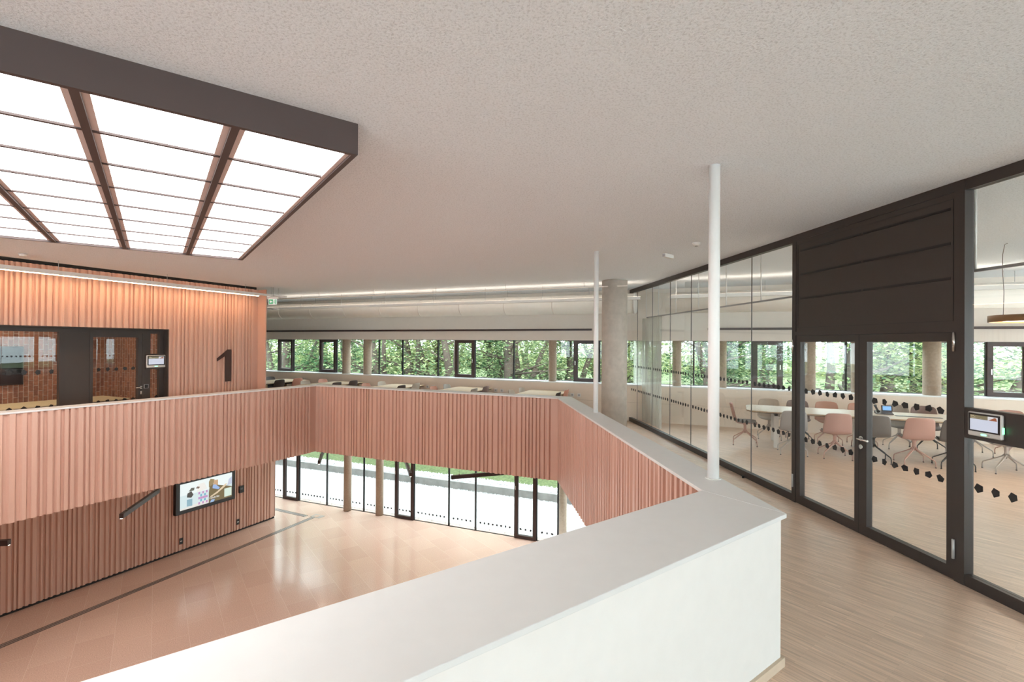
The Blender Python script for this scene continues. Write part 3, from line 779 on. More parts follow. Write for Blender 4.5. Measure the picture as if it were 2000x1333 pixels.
def flin(name, label, cat, s0, s1, off, z0, z1, wd, m, group=None, wires=0, zt=ZC, wm=None):
    t = thing(name, label, cat, (*fac(s0, off), z0), 0, group)
    mb = MB(); mb.wall(fac(s0, off), fac(s1, off), z0, z1, -wd / 2, wd / 2); mb.build('body', m, t, True)
    for k in range(wires):
        s = s0 + (s1 - s0) * (k + .5) / wires; q = fac(s, off); mb = MB(); mb.tube([(q.x, q.y, z1), (q.x, q.y, zt)], .004, 6); mb.build('suspension_wire', wm or M_GREYM, t, True)
    return t
t = flin('linear_lamp', 'long white suspended lamp running in front of the duct over the reading tables', 'lamp', fac_px(480, -1.95), fac_px(1250, -1.95), -1.95, 3.15, 3.22, .09, M_WHITE, wires=8)
mb = MB(); mb.wall(fac(fac_px(480, -1.95), -1.95), fac(fac_px(1250, -1.95), -1.95), 3.2205, 3.222, -.03, .03); mb.build('led_strip', M_LEDUP, t, True)
t = flin('linear_lamp', 'long white suspended lamp inside the glass meeting room under the ceiling', 'lamp', fac_px(1310, -2.2), fac_px(2080, -2.2), -2.2, 3.13, 3.21, .09, M_WHITE, wires=4)
mb = MB(); mb.wall(fac(fac_px(1310, -2.2), -2.2), fac(fac_px(2080, -2.2), -2.2), 3.2105, 3.212, -.03, .03); mb.build('led_strip', M_LEDUP, t, True)
flin('ceiling_pipe', 'thin pale pipe running just below the ceiling over the reading area', 'pipe', fac_px(480, -2.6), fac_px(1225, -2.6), -2.6, 3.40, 3.425, .03, M_PALE, wires=6)
flin('curtain_rail', 'dark rail above the windows of the reading area', 'rail', sL, fac_px(1155, -.45), -.40, 2.46, 2.515, .07, M_FRAME2)
flin('curtain_rail', 'dark rail above the windows of the glass meeting room', 'rail', fac_px(1382, -.45), FR - .2, -.40, 2.46, 2.515, .07, M_FRAME2)
for px, py, lbl in ((841, 756, 'behind the fourth reading table from the right column'), (975, 763, 'beside the last but one reading table'), (1125, 772, 'between the last reading table and the white pole')):
    s = fac_px(px, OFI); q = fac(s, OFI); z = z_at(px, py, q)
    t = thing('double_socket', 'pale double wall socket under the windows, ' + lbl, 'socket', (*q, z), math.atan2(FE.y, FE.x), 'sockets under the upper windows')
    for k in (-1, 1): mb = MB(); mb.box((k * .1 - .05, -.014, -.05), (k * .1 + .05, 0, .05)); o = mb.build('socket_plate', M_WHITE, t); mb = MB(); mb.box((k * .1 - .025, -.016, -.025), (k * .1 + .025, -.0141, .025)); mb.build('socket_well', M_GREYM, o)

# ------------------------------------------------------------------ chairs
def chair_set(kind, shell_c, leg_m, pad_c=None):
    t = thing('shell_chair', None, 'chair')
    prof = [(.235, .425, .36), (.19, .445, .43), (.08, .45, .46), (-.06, .44, .47), (-.15, .445, .47), (-.205, .49, .47), (-.235, .57, .465), (-.262, .69, .45), (-.287, .79, .425), (-.298, .84, .39), (-.301, .858, .33)]
    mb = MB(); rows = []
    for k, (y, z, w_) in enumerate(prof):
        row = []
        f = max(0, min(1, (k - 3) / 3))
        for a in (-1, -.75, -.5, -.25, 0, .25, .5, .75, 1):
            row.append((a * w_ / 2, y + f * .055 * a * a, z + (1 - f) * .03 * a * a - (.012 * a * a if k > 8 else 0)))
        rows.append(row)
    mb.grid(rows); m = mat('shell_' + kind, shell_c, .55)
    o = mb.build('seat_shell', m, t)
    so = o.modifiers.new('thick', 'SOLIDIFY'); so.thickness = .014; so.offset = 0
    ss = o.modifiers.new('sub', 'SUBSURF'); ss.levels = 1; ss.render_levels = 1
    if pad_c:
        mb = MB(); rows = []
        for y, z, w_ in [(.21, .462, .32), (.15, .472, .38), (.02, .474, .40), (-.1, .468, .40), (-.16, .468, .36)]:
            rows.append([(a * w_ / 2, y, z + .02 * a * a) for a in (-1, -.5, 0, .5, 1)])
        mb.grid(rows); p = mb.build('seat_pad', mat('pad_' + kind, pad_c, .9), t); so = p.modifiers.new('thick', 'SOLIDIFY'); so.thickness = .022; so.offset = -.2
    mb = MB(); mb.tube([(0, 0, .24), (0, 0, .30), (0, 0, .40), (0, 0, .436)], [.02, .028, .028, .06], 12); mb.build('stem', leg_m, t)
    for k in range(4):
        a = math.pi / 4 + k * math.pi / 2; dx, dy = math.cos(a), math.sin(a)
        mb = MB()
        for s_ in (-1, 1):
            ox, oy = -dy * .012 * s_, dx * .012 * s_
            mb.tube([(dx * .015 + ox, dy * .015 + oy, .31), (dx * .06 + ox, dy * .06 + oy, .255), (dx * .27 + ox * .5, dy * .27 + oy * .5, .135), (dx * .305, dy * .305, .115), (dx * .315, dy * .315, .08), (dx * .315, dy * .315, .012)], .0085, 7)
        l = mb.build('leg', leg_m, t)
        mb = MB(); mb.tube([(dx * .315, dy * .315, 0), (dx * .315, dy * .315, .012)], .013, 8); mb.build('foot_glide', M_BLACK, l)
    return t
def copy_tree(o, parent=None):
    c = o.copy(); C.objects.link(c)
    if parent is not None: c.parent = parent
    for ch in list(o.children): copy_tree(ch, c)
    return c
LG_G = mat('leg_beige', (.50, .44, .40), .45); LG_P = mat('leg_pink', (.55, .33, .27), .45); LG_D = mat('leg_black', (.03, .03, .03), .45)
KINDS = {'terracotta': ((.56, .26, .18), LG_P, None), 'dark brown': ((.055, .035, .03), LG_D, None), 'beige': ((.48, .40, .32), LG_G, None), 'grey': ((.33, .29, .25), LG_G, None),
         'pink': ((.47, .27, .225), LG_P, (.3, .28, .26)), 'light grey': ((.34, .305, .285), LG_G, (.3, .28, .26)), 'dark grey': ((.13, .115, .105), LG_D, (.1, .1, .1)), 'orange': ((.52, .27, .19), LG_P, None), 'brown': ((.20, .13, .11), LG_D, None)}
PROTO = {}; used = {}
def place_chair(kind, pos, face, label, group):
    if kind not in PROTO: PROTO[kind] = chair_set(kind.replace(' ', '_'), *KINDS[kind]); c = PROTO[kind]
    else: c = copy_tree(PROTO[kind])
    c.matrix_basis = Matrix.Translation((pos[0], pos[1], 0)) @ Matrix.Rotation(math.atan2(face.y, face.x) - math.pi / 2, 4, 'Z')
    tag(c, label, 'chair', group); return c

# reading tables
tips = [605, 711, 830, 962, 1113]
ordn = ['leftmost reading table', 'second reading table from the left', 'middle reading table', 'second reading table from the right', 'rightmost reading table']
colr = [('terracotta', 'dark brown', 'dark brown', 'brown'), ('dark brown', 'dark brown', 'terracotta', 'beige'), ('beige', 'dark brown', 'beige', 'terracotta'), ('brown', 'grey', 'grey', 'terracotta'), ('terracotta', 'dark brown', 'beige', 'beige')]
for k, px in enumerate(tips):
    s = fac_px(px, -.45)
    TW, TL = 1.15, 1.9
    c = fac(s - TW / 2, -.42 - TL / 2)
    rect_table('reading_table', 'pale oak table standing end-on to the window wall, ' + ordn[k], c, FN, TL, TW, .745, M_OAK, M_OAK, 'reading tables by the windows', .06)
    for q, (side, dist) in enumerate(((1, .62), (1, 1.38), (-1, .62), (-1, 1.38))):
        base = fac(s - TW / 2 + side * (TW / 2 - .17), -.42 - dist)
        where = ('right' if side > 0 else 'left') + ' side, ' + ('window end' if dist < 1 else 'atrium end')
        place_chair(colr[k][q], base, FE * -side, '%s shell chair at the %s, %s' % (colr[k][q], ordn[k], where), 'shell chairs round the reading tables')

# ------------------------------------------------------------------ glass partition and double door
GPp = lambda px: gl_px(px)
gD = GD                       # away from camera
pe = fac(0, OFI - .0); g_end = isect(GP, GP + GD, fac(0, OFI), fac(1, OFI))
g0 = GP + GD * ((-1.5) / GD.y)
part = thing('glass_partition', 'full height frameless glass partition with black pentagon dots and dark rails', 'partition', (*gl_px(1555), 0))
pj0 = gl_px(1553)             # left jamb of the door set
jR = gl_px(1893)
# partition direction from near to far; left side of GD = towards atrium
mb = MB(); mb.wall(pj0, g_end, ZC - .10, ZC - .001, -.04, .04); mb.wall(g0, jR, ZC - .10, ZC - .001, -.04, .04); mb.build('head_rail', M_FRAME, part, True)
mb = MB(); mb.wall(pj0, g_end, 0.001, .10, -.04, .04); mb.wall(g0, jR, 0.001, .10, -.04, .04); mb.build('floor_rail', M_FRAME, part, True)
far_edges = [g_end] + [gl_px(x) for x in (1245, 1274, 1309, 1350, 1468)] + [pj0]
for a, b in zip(far_edges, far_edges[1:]):
    d_ = (b - a).normalized()
    pn = pane(part, a + d_ * .004, b - d_ * .004, .10, ZC - .10, -.006, M_GLASS)
    mb = MB(); mb.wall(b - d_ * .004, b + d_ * .004, .10, ZC - .10, -.007, .007); mb.build('glass_joint', mat('joint_grey', (.16, .15, .14), .4), part, True)
    pents(part, b + (a - b).normalized() * .05, a - (a - b).normalized() * .05, [.87, 1.50], .008, .112, .036, int(b.y * 10), name='glass_markers')
# near pane: upper, rail, lower
zr0, zr1 = z_at(1897, 856, gl_px(1897)), z_at(1897, 797, gl_px(1897))
print('rail', zr0, zr1)
mb = MB(); mb.wall(g0, jR, zr0, zr1, -.04, .04); mb.build('device_rail', M_FRAME, part, True)
mb = MB(); mb.wall(gl_px(1893), gl_px(1873), 0.001, ZC - .001, -.045, .045); mb.build('post', M_FRAME, part, True)
nx = jR - gD * 2.6
mb = MB(); mb.wall(nx, nx + gD * .08, .1, ZC - .1, -.045, .045); mb.build('post', M_FRAME, part, True)
pane(part, nx + gD * .08, jR, zr1, ZC - .10, -.006); pane(part, nx + gD * .08, jR, .10, zr0, -.006)
pane(part, g0, nx, zr1, ZC - .10, -.006); pane(part, g0, nx, .10, zr0, -.006)
pents(part, nx + gD * .1, jR - gD * .03, .88, .008, .125, .04, 77, name='glass_markers')
# door set
dz = z_at(1558, 656, gl_px(1558)); print('door top', dz)
D2 = thing('door_2', None, None, (*gl_px(1690), 0), 0, kind='structure')
mb = MB(); mb.wall(gl_px(1560), gl_px(1553), 0.001, ZC - .001, -.045, .045)
mb.wall(gl_px(1873), gl_px(1560), dz, dz + .05, -.045, .045); mb.wall(gl_px(1873), gl_px(1560), ZC - .09, ZC - .001, -.045, .045)
mb.build('door_frame', M_FRAME, D2, True)
mb = MB(); mb.wall(gl_px(1873), gl_px(1560), dz + .05, ZC - .09, -.03, .035); pnl = mb.build('overpanel', M_PANEL, D2, True)
mb = MB()
for (ya, yb) in ((490.7, 407.5), (537, 475.2), (583.7, 543.8)):
    z = z_at(1567.6, ya, gl_px(1567.6))
    for a, b in ((1863.5, 1691), (1687, 1567.6)):
        mb.wall(gl_px(a), gl_px(b), z - .013, z + .013, .0351, .038)
mb.build('slot', M_BLACK, pnl, True)
mb = MB(); q0, q1 = gl_px(1868), gl_px(1563)
for a, b, c_, d_ in ((q0, q1, ZC - .15, ZC - .146), (q0, q1, dz + .10, dz + .104)): mb.wall(a, b, c_, d_, .0351, .037)
mb.wall(gl_px(1869.2), gl_px(1868), dz + .1, ZC - .146, .0351, .037); mb.wall(gl_px(1564), gl_px(1563), dz + .1, ZC - .146, .0351, .037)
mb.build('seam', M_BLACK, pnl, True)
def leaf_(pa, pb, ga, gb, pents_seed):
    """pa/pb outer columns right/left, ga/gb glass columns"""
    a, b = gl_px(pa), gl_px(pb); ia, ib = gl_px(ga), gl_px(gb)
    mb = MB(); z0, z1 = .006, dz - .0008
    gz0, gz1 = .115, dz - .085
    mb.wall(a, ia, z0, z1, -.035, .035); mb.wall(ib, b, z0, z1, -.035, .035)
    mb.wall(ia, ib, z0, gz0, -.035, .035); mb.wall(ia, ib, gz1, z1, -.035, .035)
    l = mb.build('door_leaf', M_FRAME, D2, True)
    pane(l, ia, ib, gz0, gz1, -.006)
    d_ = (ib - ia).normalized()
    pents(l, ia + d_ * .02, ib - d_ * .02, [.87, 1.50], .008, .112, .038, pents_seed)
    return l
lR = leaf_(1872.9, 1683.4, 1856, 1699, 11)
lL = leaf_(1683.2, 1560.1, 1675, 1568, 12)
mb = MB(); mb.wall(gl_px(1684), gl_px(1682.8), .006, dz - .001, .0352, .0362); mb.wall(gl_px(1872.5), gl_px(1560.5), dz - .006, dz - .0009, .0352, .0362)
mb.build('leaf_seam', M_BLACK, D2, True)
# handles / lock / hinges
hp = gl_px(1689); n_ = left(gD); zz = z_at(1688, 857, hp)
mb = MB(); b_ = hp + n_ * .035
mb.tube([(*b_, zz), (*(b_ + n_ * .055), zz), (*(b_ + n_ * .06 - gD * .02), zz), (*(b_ + n_ * .06 - gD * .15), zz)], .011, 10)
mb.tube([(*b_, zz), (*(b_ + n_ * .01), zz)], .028, 16); mb.build('handle', M_STEEL, lR, True)
mb = MB(); mb.tube([(*b_, zz - .09), (*(b_ + n_ * .012), zz - .09)], .025, 16); mb.wall(b_ - gD * .008, b_ + gD * .008, zz - .115, zz - .09, .0, .016); mb.build('lock', M_STEEL, lR, True)
for px, zs in ((1556, (.2, 2.0)), (1873.5, (.2, 2.05))):
    for z in zs:
        q = gl_px(px) + n_ * .055; mb = MB(); mb.tube([(q.x, q.y, z), (q.x, q.y, z + .17)], .012, 10); mb.build('hinge', M_STEEL if z > 1 else M_GREYM, D2, True)
q = gl_px(1459) + n_ * .09
# booking panel on the partition
a, b = gl_px(1905), gl_px(1973)
c = (a + b) / 2 + n_ * .045
z_c = (z_at(1905, 803, gl_px(1905)) + z_at(1905, 849, gl_px(1905))) / 2
touch_panel((*c, z_c), -gD, (a - b).length, .205, 'silver framed booking tablet with green status light on the right partition rail')
# door stop on the floor rail
mb = MB(); q = gl_px(1461) + n_ * .07; mb.tube([(q.x, q.y, 0), (q.x, q.y, .035)], .02, 12); tag(mb.build('door_stop', M_BLACK), 'tiny black door stop on the wood floor by the partition rail', 'door stop')

# curtain + its rail
CO = -.30
def gside(p, k): return p - n_ * k
ra, rb = gside(g_end - gD * .4, .3), gside(g0, .3)
t = thing('curtain_track', 'slim suspended track hung on rods inside the glass meeting room', 'curtain track', (*ra, 2.80))
mb = MB(); mb.wall(rb, ra, 2.785, 2.81, -.015, .015); mb.build('track', mat('track_grey', (.30, .29, .29), .4), t, True)
for px in (1262, 1286, 1320, 1364, 1418, 1486, 1620, 1760, 1905):
    q = at_line(px, ra, GD)[0]; mb = MB(); mb.tube([(q.x, q.y, 2.81), (q.x, q.y, ZC)], .010, 8); mb.build('hanging_rod', M_WHITE, t, True)
ca_, cb_ = at_line(1240, ra, GD)[0], at_line(1293, ra, GD)[0]
mb = MB(); rows = []; N = 120
for iz in range(7):
    z = .03 + (2.78 - .03) * iz / 6; row = []
    for k in range(N + 1):
        f = k / N; q = cb_.lerp(ca_, f) + n_ * (math.sin(f * 95) * .055 * (1 - .3 * iz / 6) + math.sin(f * 31 + iz * .2) * .02); row.append((q.x, q.y, z))
    rows.append(row)
mb.grid(rows)
mc = bpy.data.materials.new('sheer_fabric'); mc.use_nodes = True; nt = mc.node_tree; nt.nodes.remove(nt.nodes['Principled BSDF'])
df = nt.nodes.new('ShaderNodeBsdfDiffuse'); df.inputs[0].default_value = (.62, .61, .56, 1); tl = nt.nodes.new('ShaderNodeBsdfTranslucent'); tl.inputs[0].default_value = (.6, .6, .54, 1); tr = nt.nodes.new('ShaderNodeBsdfTransparent')
m1 = nt.nodes.new('ShaderNodeMixShader'); m2 = nt.nodes.new('ShaderNodeMixShader'); m1.inputs[0].default_value = .4; m2.inputs[0].default_value = .35
nt.links.new(df.outputs[0], m1.inputs[1]); nt.links.new(tl.outputs[0], m1.inputs[2]); nt.links.new(m1.outputs[0], m2.inputs[1]); nt.links.new(tr.outputs[0], m2.inputs[2]); nt.links.new(m2.outputs[0], nt.nodes['Material Output'].inputs[0])
tag(mb.build('curtain', mc), 'pale sheer pleated curtain drawn to the far end of the glass room', 'curtain')

# ------------------------------------------------------------------ meeting room table, chairs, phone
td = V2(.907, -.421).normalized(); tn = left(td)
tl0 = at_z(1458, 802, .74).xy
TL_, TWd = 5.6, 1.12
tcn = tl0 + td * (TL_ / 2) + tn * (TWd / 2)
t = thing('conference_table', 'long pale oak conference table in the glass meeting room', 'table', (*tcn, 0), math.atan2(td.y, td.x))
pts = []
for sx, sy, a0 in ((1, 1, 0), (-1, 1, 90), (-1, -1, 180), (1, -1, 270)):
    for k in range(7):
        a = math.radians(a0 + k * 15); pts.append((sx * (TL_ / 2 - .22) + math.cos(a) * .22, sy * (TWd / 2 - .22) + math.sin(a) * .22))
mb = MB(); mb.hexa(pts, .712, .74); mb.build('tabletop', mat('pale_oak', (.55, .41, .28), .4, bump=(14, .02, .1)), t, bevel=.004)
mb = MB(); mb.hexa([(x * .985, y * .96) for x, y in pts], .70, .7119); mb.build('under_edge', M_EDGE, t)
for sx in (-2.25, -.75, .75, 2.25):
    mb = MB(); mb.box((sx - .03, -.42, .64), (sx + .03, .42, .6999)); mb.build('cross_beam', M_EDGE, t)
    for sy in (-1, 1): mb = MB(); mb.hexa([(sx - .045, sy * .42 - .04), (sx + .045, sy * .42 - .04), (sx + .045, sy * .42 + .04), (sx - .045, sy * .42 + .04)], 0, .6399); mb.build('leg', mat('white_leg', (.66, .62, .57), .5), t)
mb = MB(); mb.box((-.2, -.12, .7401), (.5, .0, .746)); mb.build('cable_flap', M_EDGE, t)
# phone
pp = at_z(1726, 809, .74)
t = thing('conference_phone', 'black desk phone with a blue lit screen on the conference table', 'phone', (pp.x, pp.y, .74), math.atan2(td.y, td.x))
mb = MB()
mb.v += [Vector(p) for p in ((-.14, -.11, 0), (.14, -.11, 0), (.14, .1, 0), (-.14, .1, 0), (-.14, -.11, .015), (.14, -.11, .015), (.14, .1, .06), (-.14, .1, .06))]
mb.f += [(3, 2, 1, 0), (4, 5, 6, 7), (0, 1, 5, 4), (1, 2, 6, 5), (2, 3, 7, 6), (3, 0, 4, 7)]; mb.sm += [False] * 6
mb.build('base', mat('phone_body', (.10, .085, .075), .5), t, bevel=.004)
mb = MB(); mb.v += [Vector(p) for p in ((-.02, .07, .055), (.16, .07, .055), (.16, .10, .16), (-.02, .10, .16), (-.02, .085, .05), (.16, .085, .05), (.16, .115, .155), (-.02, .115, .155))]
mb.f += [(3, 2, 1, 0)[::-1], (4, 5, 6, 7)[::-1], (0, 1, 5, 4)[::-1], (1, 2, 6, 5)[::-1], (2, 3, 7, 6)[::-1], (3, 0, 4, 7)[::-1]]; mb.sm += [False] * 6
mb.build('screen_frame', M_BLACK, t)
mb = MB(); mb.quad((0, .068, .066), (.14, .068, .066), (.14, .0945, .147), (0, .0945, .147)); mb.build('screen', mat('phone_blue', (.15, .4, .8), .3, emit=(.2, .5, .9), es=.3), t)
mb = MB(); mb.tube([(-.11, -.12, .05), (-.12, -.08, .08), (-.12, .04, .125), (-.12, .09, .15)], [.028, .02, .02, .028], 8); mb.build('handset', M_BLACK, t)
def tloc(a, b): return tl0 + td * a + tn * b
NPX = [(1548, 'light grey'), (1631, 'pink'), (1706, 'dark grey'), (1786, 'pink'), (1862, 'dark grey'), (1966, 'light grey'), (2060, 'pink')]
lab = ['light grey shell chair with its back to us, seen beside the door post', 'dusty pink shell chair with its back to us, behind the left door leaf', 'dark grey shell chair behind the door handle, back to us',
       'dusty pink shell chair with its back to us, behind the right door leaf', 'dark grey shell chair partly hidden by the right door stile', 'light grey chair below the booking tablet, mostly legs seen', 'pink chair at the right end of the near side of the conference table']
for (px, kind), l in zip(NPX, lab):
    q = at_line(px, tloc(0, -.33), td)[0]
    place_chair(kind, q, tn + td * random.uniform(-.12, .12), l, 'chairs round the conference table')
q = at_z(1455, 868, 0)
place_chair('pink', q.xy, td, 'pink shell chair turned sideways at the left end of the conference table', 'chairs round the conference table')
FPX = [(1503, 'beige'), (1560, 'brown'), (1618, 'orange'), (1684, 'orange'), (1757, 'grey'), (1812, 'brown'), (1900, 'grey'), (1985, 'pink')]
lab = ['beige shell chair on the far side, leftmost behind the conference table', 'brown shell chair on the far side, behind the door post', 'orange shell chair on the far side, seen through the left door leaf', 'orange shell chair on the far side, left of the desk phone',
       'grey shell chair on the far side, just right of the desk phone', 'brown shell chair on the far side, seen through the right door leaf', 'grey shell chair on the far side, seen behind the post', 'pink shell chair on the far side, near the right photo edge']
for (px, kind), l in zip(FPX, lab):
    q = at_line(px, tloc(0, TWd + .10), td)[0]
    place_chair(kind, q, -tn, l, 'chairs round the conference table')

# ring pendant
q = at_line(1958, V2(0, 6.9), V2(1, 0))[0]
zl = z_at(1958, 622, q)
R_ = .55
t = thing('ring_pendant', 'round brown pendant lamp with warm glow hanging over the conference table', 'lamp', (q.x + R_, q.y, zl))
def ring(mb, r0_, r1_, z0, z1, n=48):
    rr = []
    for (r_, z_) in ((r0_, z0), (r1_, z0), (r1_, z1), (r0_, z1), (r0_, z0)):
        rr.append([(math.cos(k * math.tau / n) * r_, math.sin(k * math.tau / n) * r_, z_) for k in range(n + 1)])
    mb.grid(rr)
mb = MB(); ring(mb, R_ - .02, R_, -.045, .05); mb.tube([(0, 0, .045), (0, 0, .05)], R_ - .01, 48); mb.build('shade', mat('bronze_shade', (.26, .15, .07), .4, .4), t)
mb = MB(); mb.tube([(0, 0, -.02), (0, 0, -.01)], R_ - .03, 48); mb.build('diffuser', mat('pendant_light', (1, .9, .8), .5, emit=(1, .8, .6), es=4), t)
for k in range(3):
    a = math.pi + k * math.tau / 3; x, y = math.cos(a) * (R_ - .01), math.sin(a) * (R_ - .01)
    mb = MB(); H = ZC - zl
    mb.tube([(x, y, .05), (x + .01, y, H * .35), (x - .01, y, H * .6), (x + (.01 if k else -.01), y, H * .85), (x + .02, y, H - .02), (x + .06, y, H - .003)], .004, 6); mb.build('cable', M_BLACK if k else mat('cable_grey', (.2, .16, .14), .5), t)

# ceiling detectors
q = at_z(1360, 474, ZC)
t = thing('smoke_detector', 'small round white smoke detector on the ceiling near the near white pole', 'smoke detector', (q.x, q.y, ZC - .05))
mb = MB(); mb.tube([(0, 0, 0), (0, 0, .03), (0, 0, .05)], [.035, .055, .055], 20); mb.build('head', M_WHITE, t); mb = MB(); mb.tube([(0, 0, -.008), (0, 0, 0)], .02, 12); mb.build('sensor', M_GREYM, t)
q = at_z(1305, 497, ZC)
t = thing('emergency_light', 'small rectangular white emergency light fixed to the ceiling beside the smoke detector', 'emergency light', (q.x, q.y, ZC - .06), math.atan2(-.45, .9) + 1.2)
mb = MB(); mb.box((-.13, -.03, .0), (.13, .03, .06)); mb.build('housing', M_WHITE, t, bevel=.005); mb = MB(); mb.box((-.14, -.02, .005), (-.131, .02, .045)); mb.build('lens', M_GREYM, t)
q = at_z(45, 496, ZC)
t = thing('smoke_detector', 'small round white smoke detector above the salmon wall, left of the photo', 'smoke detector', (q.x, q.y, ZC - .05))
mb = MB(); mb.tube([(0, 0, 0), (0, 0, .03), (0, 0, .05)], [.035, .06, .06], 20); mb.build('head', M_WHITE, t)
for px, py in ((540, 606),):
    s = fac_px(px, -2.3); q = fac(s, -2.35); z = z_at(px, py, q)
    t = thing('sensor_disc', 'small round white sensor under the linear lamp near the salmon wall', 'sensor', (q.x, q.y, z)); mb = MB(); mb.tube([(0, 0, 0), (0, 0, .05)], .11, 20); mb.build('disc', M_WHITE, t); mb = MB(); mb.tube([(0, 0, .05), (0, 0, 3.2 - z if 3.2 > z + .06 else .07)], .01, 8); mb.build('stem', M_WHITE, t)

# ------------------------------------------------------------------ lower facade
LO = .0
ledges = [470, 557, 587, 641, 684, 713, 775, 811, 879, 931, 1008, 1050, 1092, 1180, 1300]
lsash = {(557, 587): -1, (775, 811): -1, (1008, 1050): -1}
def lx(px): return fac_px(px, LO)
for a, b in zip(ledges, ledges[1:]):
    t = win(0, 0, ZL, ZLC, (a, b) in lsash, off=LO, hside=-1, s=(lx(a), lx(b)))
    pents(t, fac(lx(a) + .1, LO), fac(lx(b) - .1, LO), [ZL + .27], -.008, .13, .036, a)
s = lx(1300)
while s < FR - .1:
    e = min(s + 1.8, FR); win(0, 0, ZL, ZLC, False, off=LO, s=(s, e)); s = e
s = lx(470); 
while s > FL + .1:
    e = max(s - 1.8, FL); win(0, 0, ZL, ZLC, False, off=LO, s=(e, s)); s = e
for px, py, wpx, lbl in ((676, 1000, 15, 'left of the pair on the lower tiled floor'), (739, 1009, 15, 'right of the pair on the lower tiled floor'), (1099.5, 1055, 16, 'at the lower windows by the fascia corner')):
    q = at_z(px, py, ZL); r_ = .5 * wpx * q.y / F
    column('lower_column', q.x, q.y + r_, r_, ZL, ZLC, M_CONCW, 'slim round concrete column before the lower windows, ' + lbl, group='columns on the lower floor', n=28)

# ------------------------------------------------------------------ outdoors
M_PAVE = brick_mat('pale_pavers', Vector((1, 0, 0)), Vector((0, 1, 0)), .4, .2, (.50, .49, .48), (.45, .44, .43), (.36, .35, .34), .006, .8, (6, 6, .1))
def quadstrip(name, offs, z, s0, s1, m, n=60):
    mb = MB(); rows = []
    for o_, z_ in zip(offs, z): rows.append([(*fac(s0 + (s1 - s0) * k / n, o_), z_) for k in range(n + 1)])
    mb.grid(rows[::-1] if False else rows); return mb.build(name, m)
def ground_mat(name, c1, c2, scale, bump):
    m = bpy.data.materials.new(name); m.use_nodes = True; nt = m.node_tree; b = nt.nodes['Principled BSDF']; b.inputs['Roughness'].default_value = .9
    g = nt.nodes.new('ShaderNodeNewGeometry'); nz = nt.nodes.new('ShaderNodeTexNoise'); nz.inputs['Scale'].default_value = scale; nz.inputs['Detail'].default_value = 8; nz.inputs['Roughness'].default_value = .7
    nt.links.new(g.outputs['Position'], nz.inputs['Vector'])
    cr = nt.nodes.new('ShaderNodeValToRGB'); cr.color_ramp.elements[0].color = (*c1, 1); cr.color_ramp.elements[1].color = (*c2, 1); cr.color_ramp.elements[0].position = .35; cr.color_ramp.elements[1].position = .65
    nt.links.new(nz.outputs['Fac'], cr.inputs[0]); nt.links.new(cr.outputs[0], b.inputs['Base Color'])
    bp = nt.nodes.new('ShaderNodeBump'); bp.inputs['Distance'].default_value = bump; nt.links.new(nz.outputs['Fac'], bp.inputs['Height']); nt.links.new(bp.outputs[0], b.inputs['Normal'])
    return m
M_GRASS = ground_mat('lawn', (.06, .09, .032), (.15, .185, .07), 9, .05)
M_GRAV = ground_mat('gravel', (.20, .20, .20), (.5, .5, .5), 25, .02)
KO = 3.6
mb = MB(); mb.hexa([fac(-60, .3), fac(60, .3), fac(60, KO), fac(-60, KO)], ZL - .3, ZL - .02); struct('paving', mb, M_PAVE)
mb = MB(); mb.hexa([fac(-60, KO), fac(60, KO), fac(60, KO + .14), fac(-60, KO + .14)], ZL - .3, ZL + .28); tag(mb.build('kerb_wall', mat('kerb_concrete', (.40, .39, .375), .85, bump=(3, .3, .6))), 'low grey concrete retaining kerb between paving and lawn outside', 'kerb')
g = quadstrip('gravel_bed', [KO + .14, KO + .85], [ZL + .24, ZL + .27], -60, 60, M_GRAV); tag(g, kind='structure')
rnd = random.Random(3)
mb = MB()
def stone(x, y, z, r):
    i = len(mb.v); a = rnd.random() * 6
    for dx, dy, dz_ in ((1, 0, 0), (0, 1, 0), (-1, 0, 0), (0, -1, 0), (0, 0, .8), (0, 0, -.5)):
        mb.v.append(Vector((x + r * (dx * math.cos(a) - dy * math.sin(a)), y + r * (dx * math.sin(a) + dy * math.cos(a)), z + r * dz_)))
    for f in ((0, 1, 4), (1, 2, 4), (2, 3, 4), (3, 0, 4), (1, 0, 5), (2, 1, 5), (3, 2, 5), (0, 3, 5)): mb.f.append(tuple(i + k for k in f)); mb.sm.append(False)
for k in range(5200):
    s = rnd.uniform(-14, 9); o_ = KO + .14 + rnd.random() * .75 + rnd.gauss(0, .05); q = fac(s, max(o_, KO + .15)); stone(q.x, q.y, ZL + .275, rnd.uniform(.018, .04))
for k in range(900):
    s = rnd.uniform(-14, 9); q = fac(s, KO - abs(rnd.gauss(0, .06)) - .02); stone(q.x, q.y, ZL, rnd.uniform(.012, .03))
tag(mb.build('gravel', mat('white_pebbles', (.68, .68, .68), .8)), 'strip of white pebbles between the kerb and the lawn', 'gravel', kind='stuff')
g = quadstrip('lawn', [KO + .8, 8, 12, 18, 30, 60, 120], [ZL + .28, ZL + .9, ZL + 1.4, ZL + 1.9, ZL + 2.3, ZL + 2.6, ZL + 3.0], -90, 90, M_GRASS); tag(g, 'green lawn rising gently away from the building', 'lawn', kind='stuff')

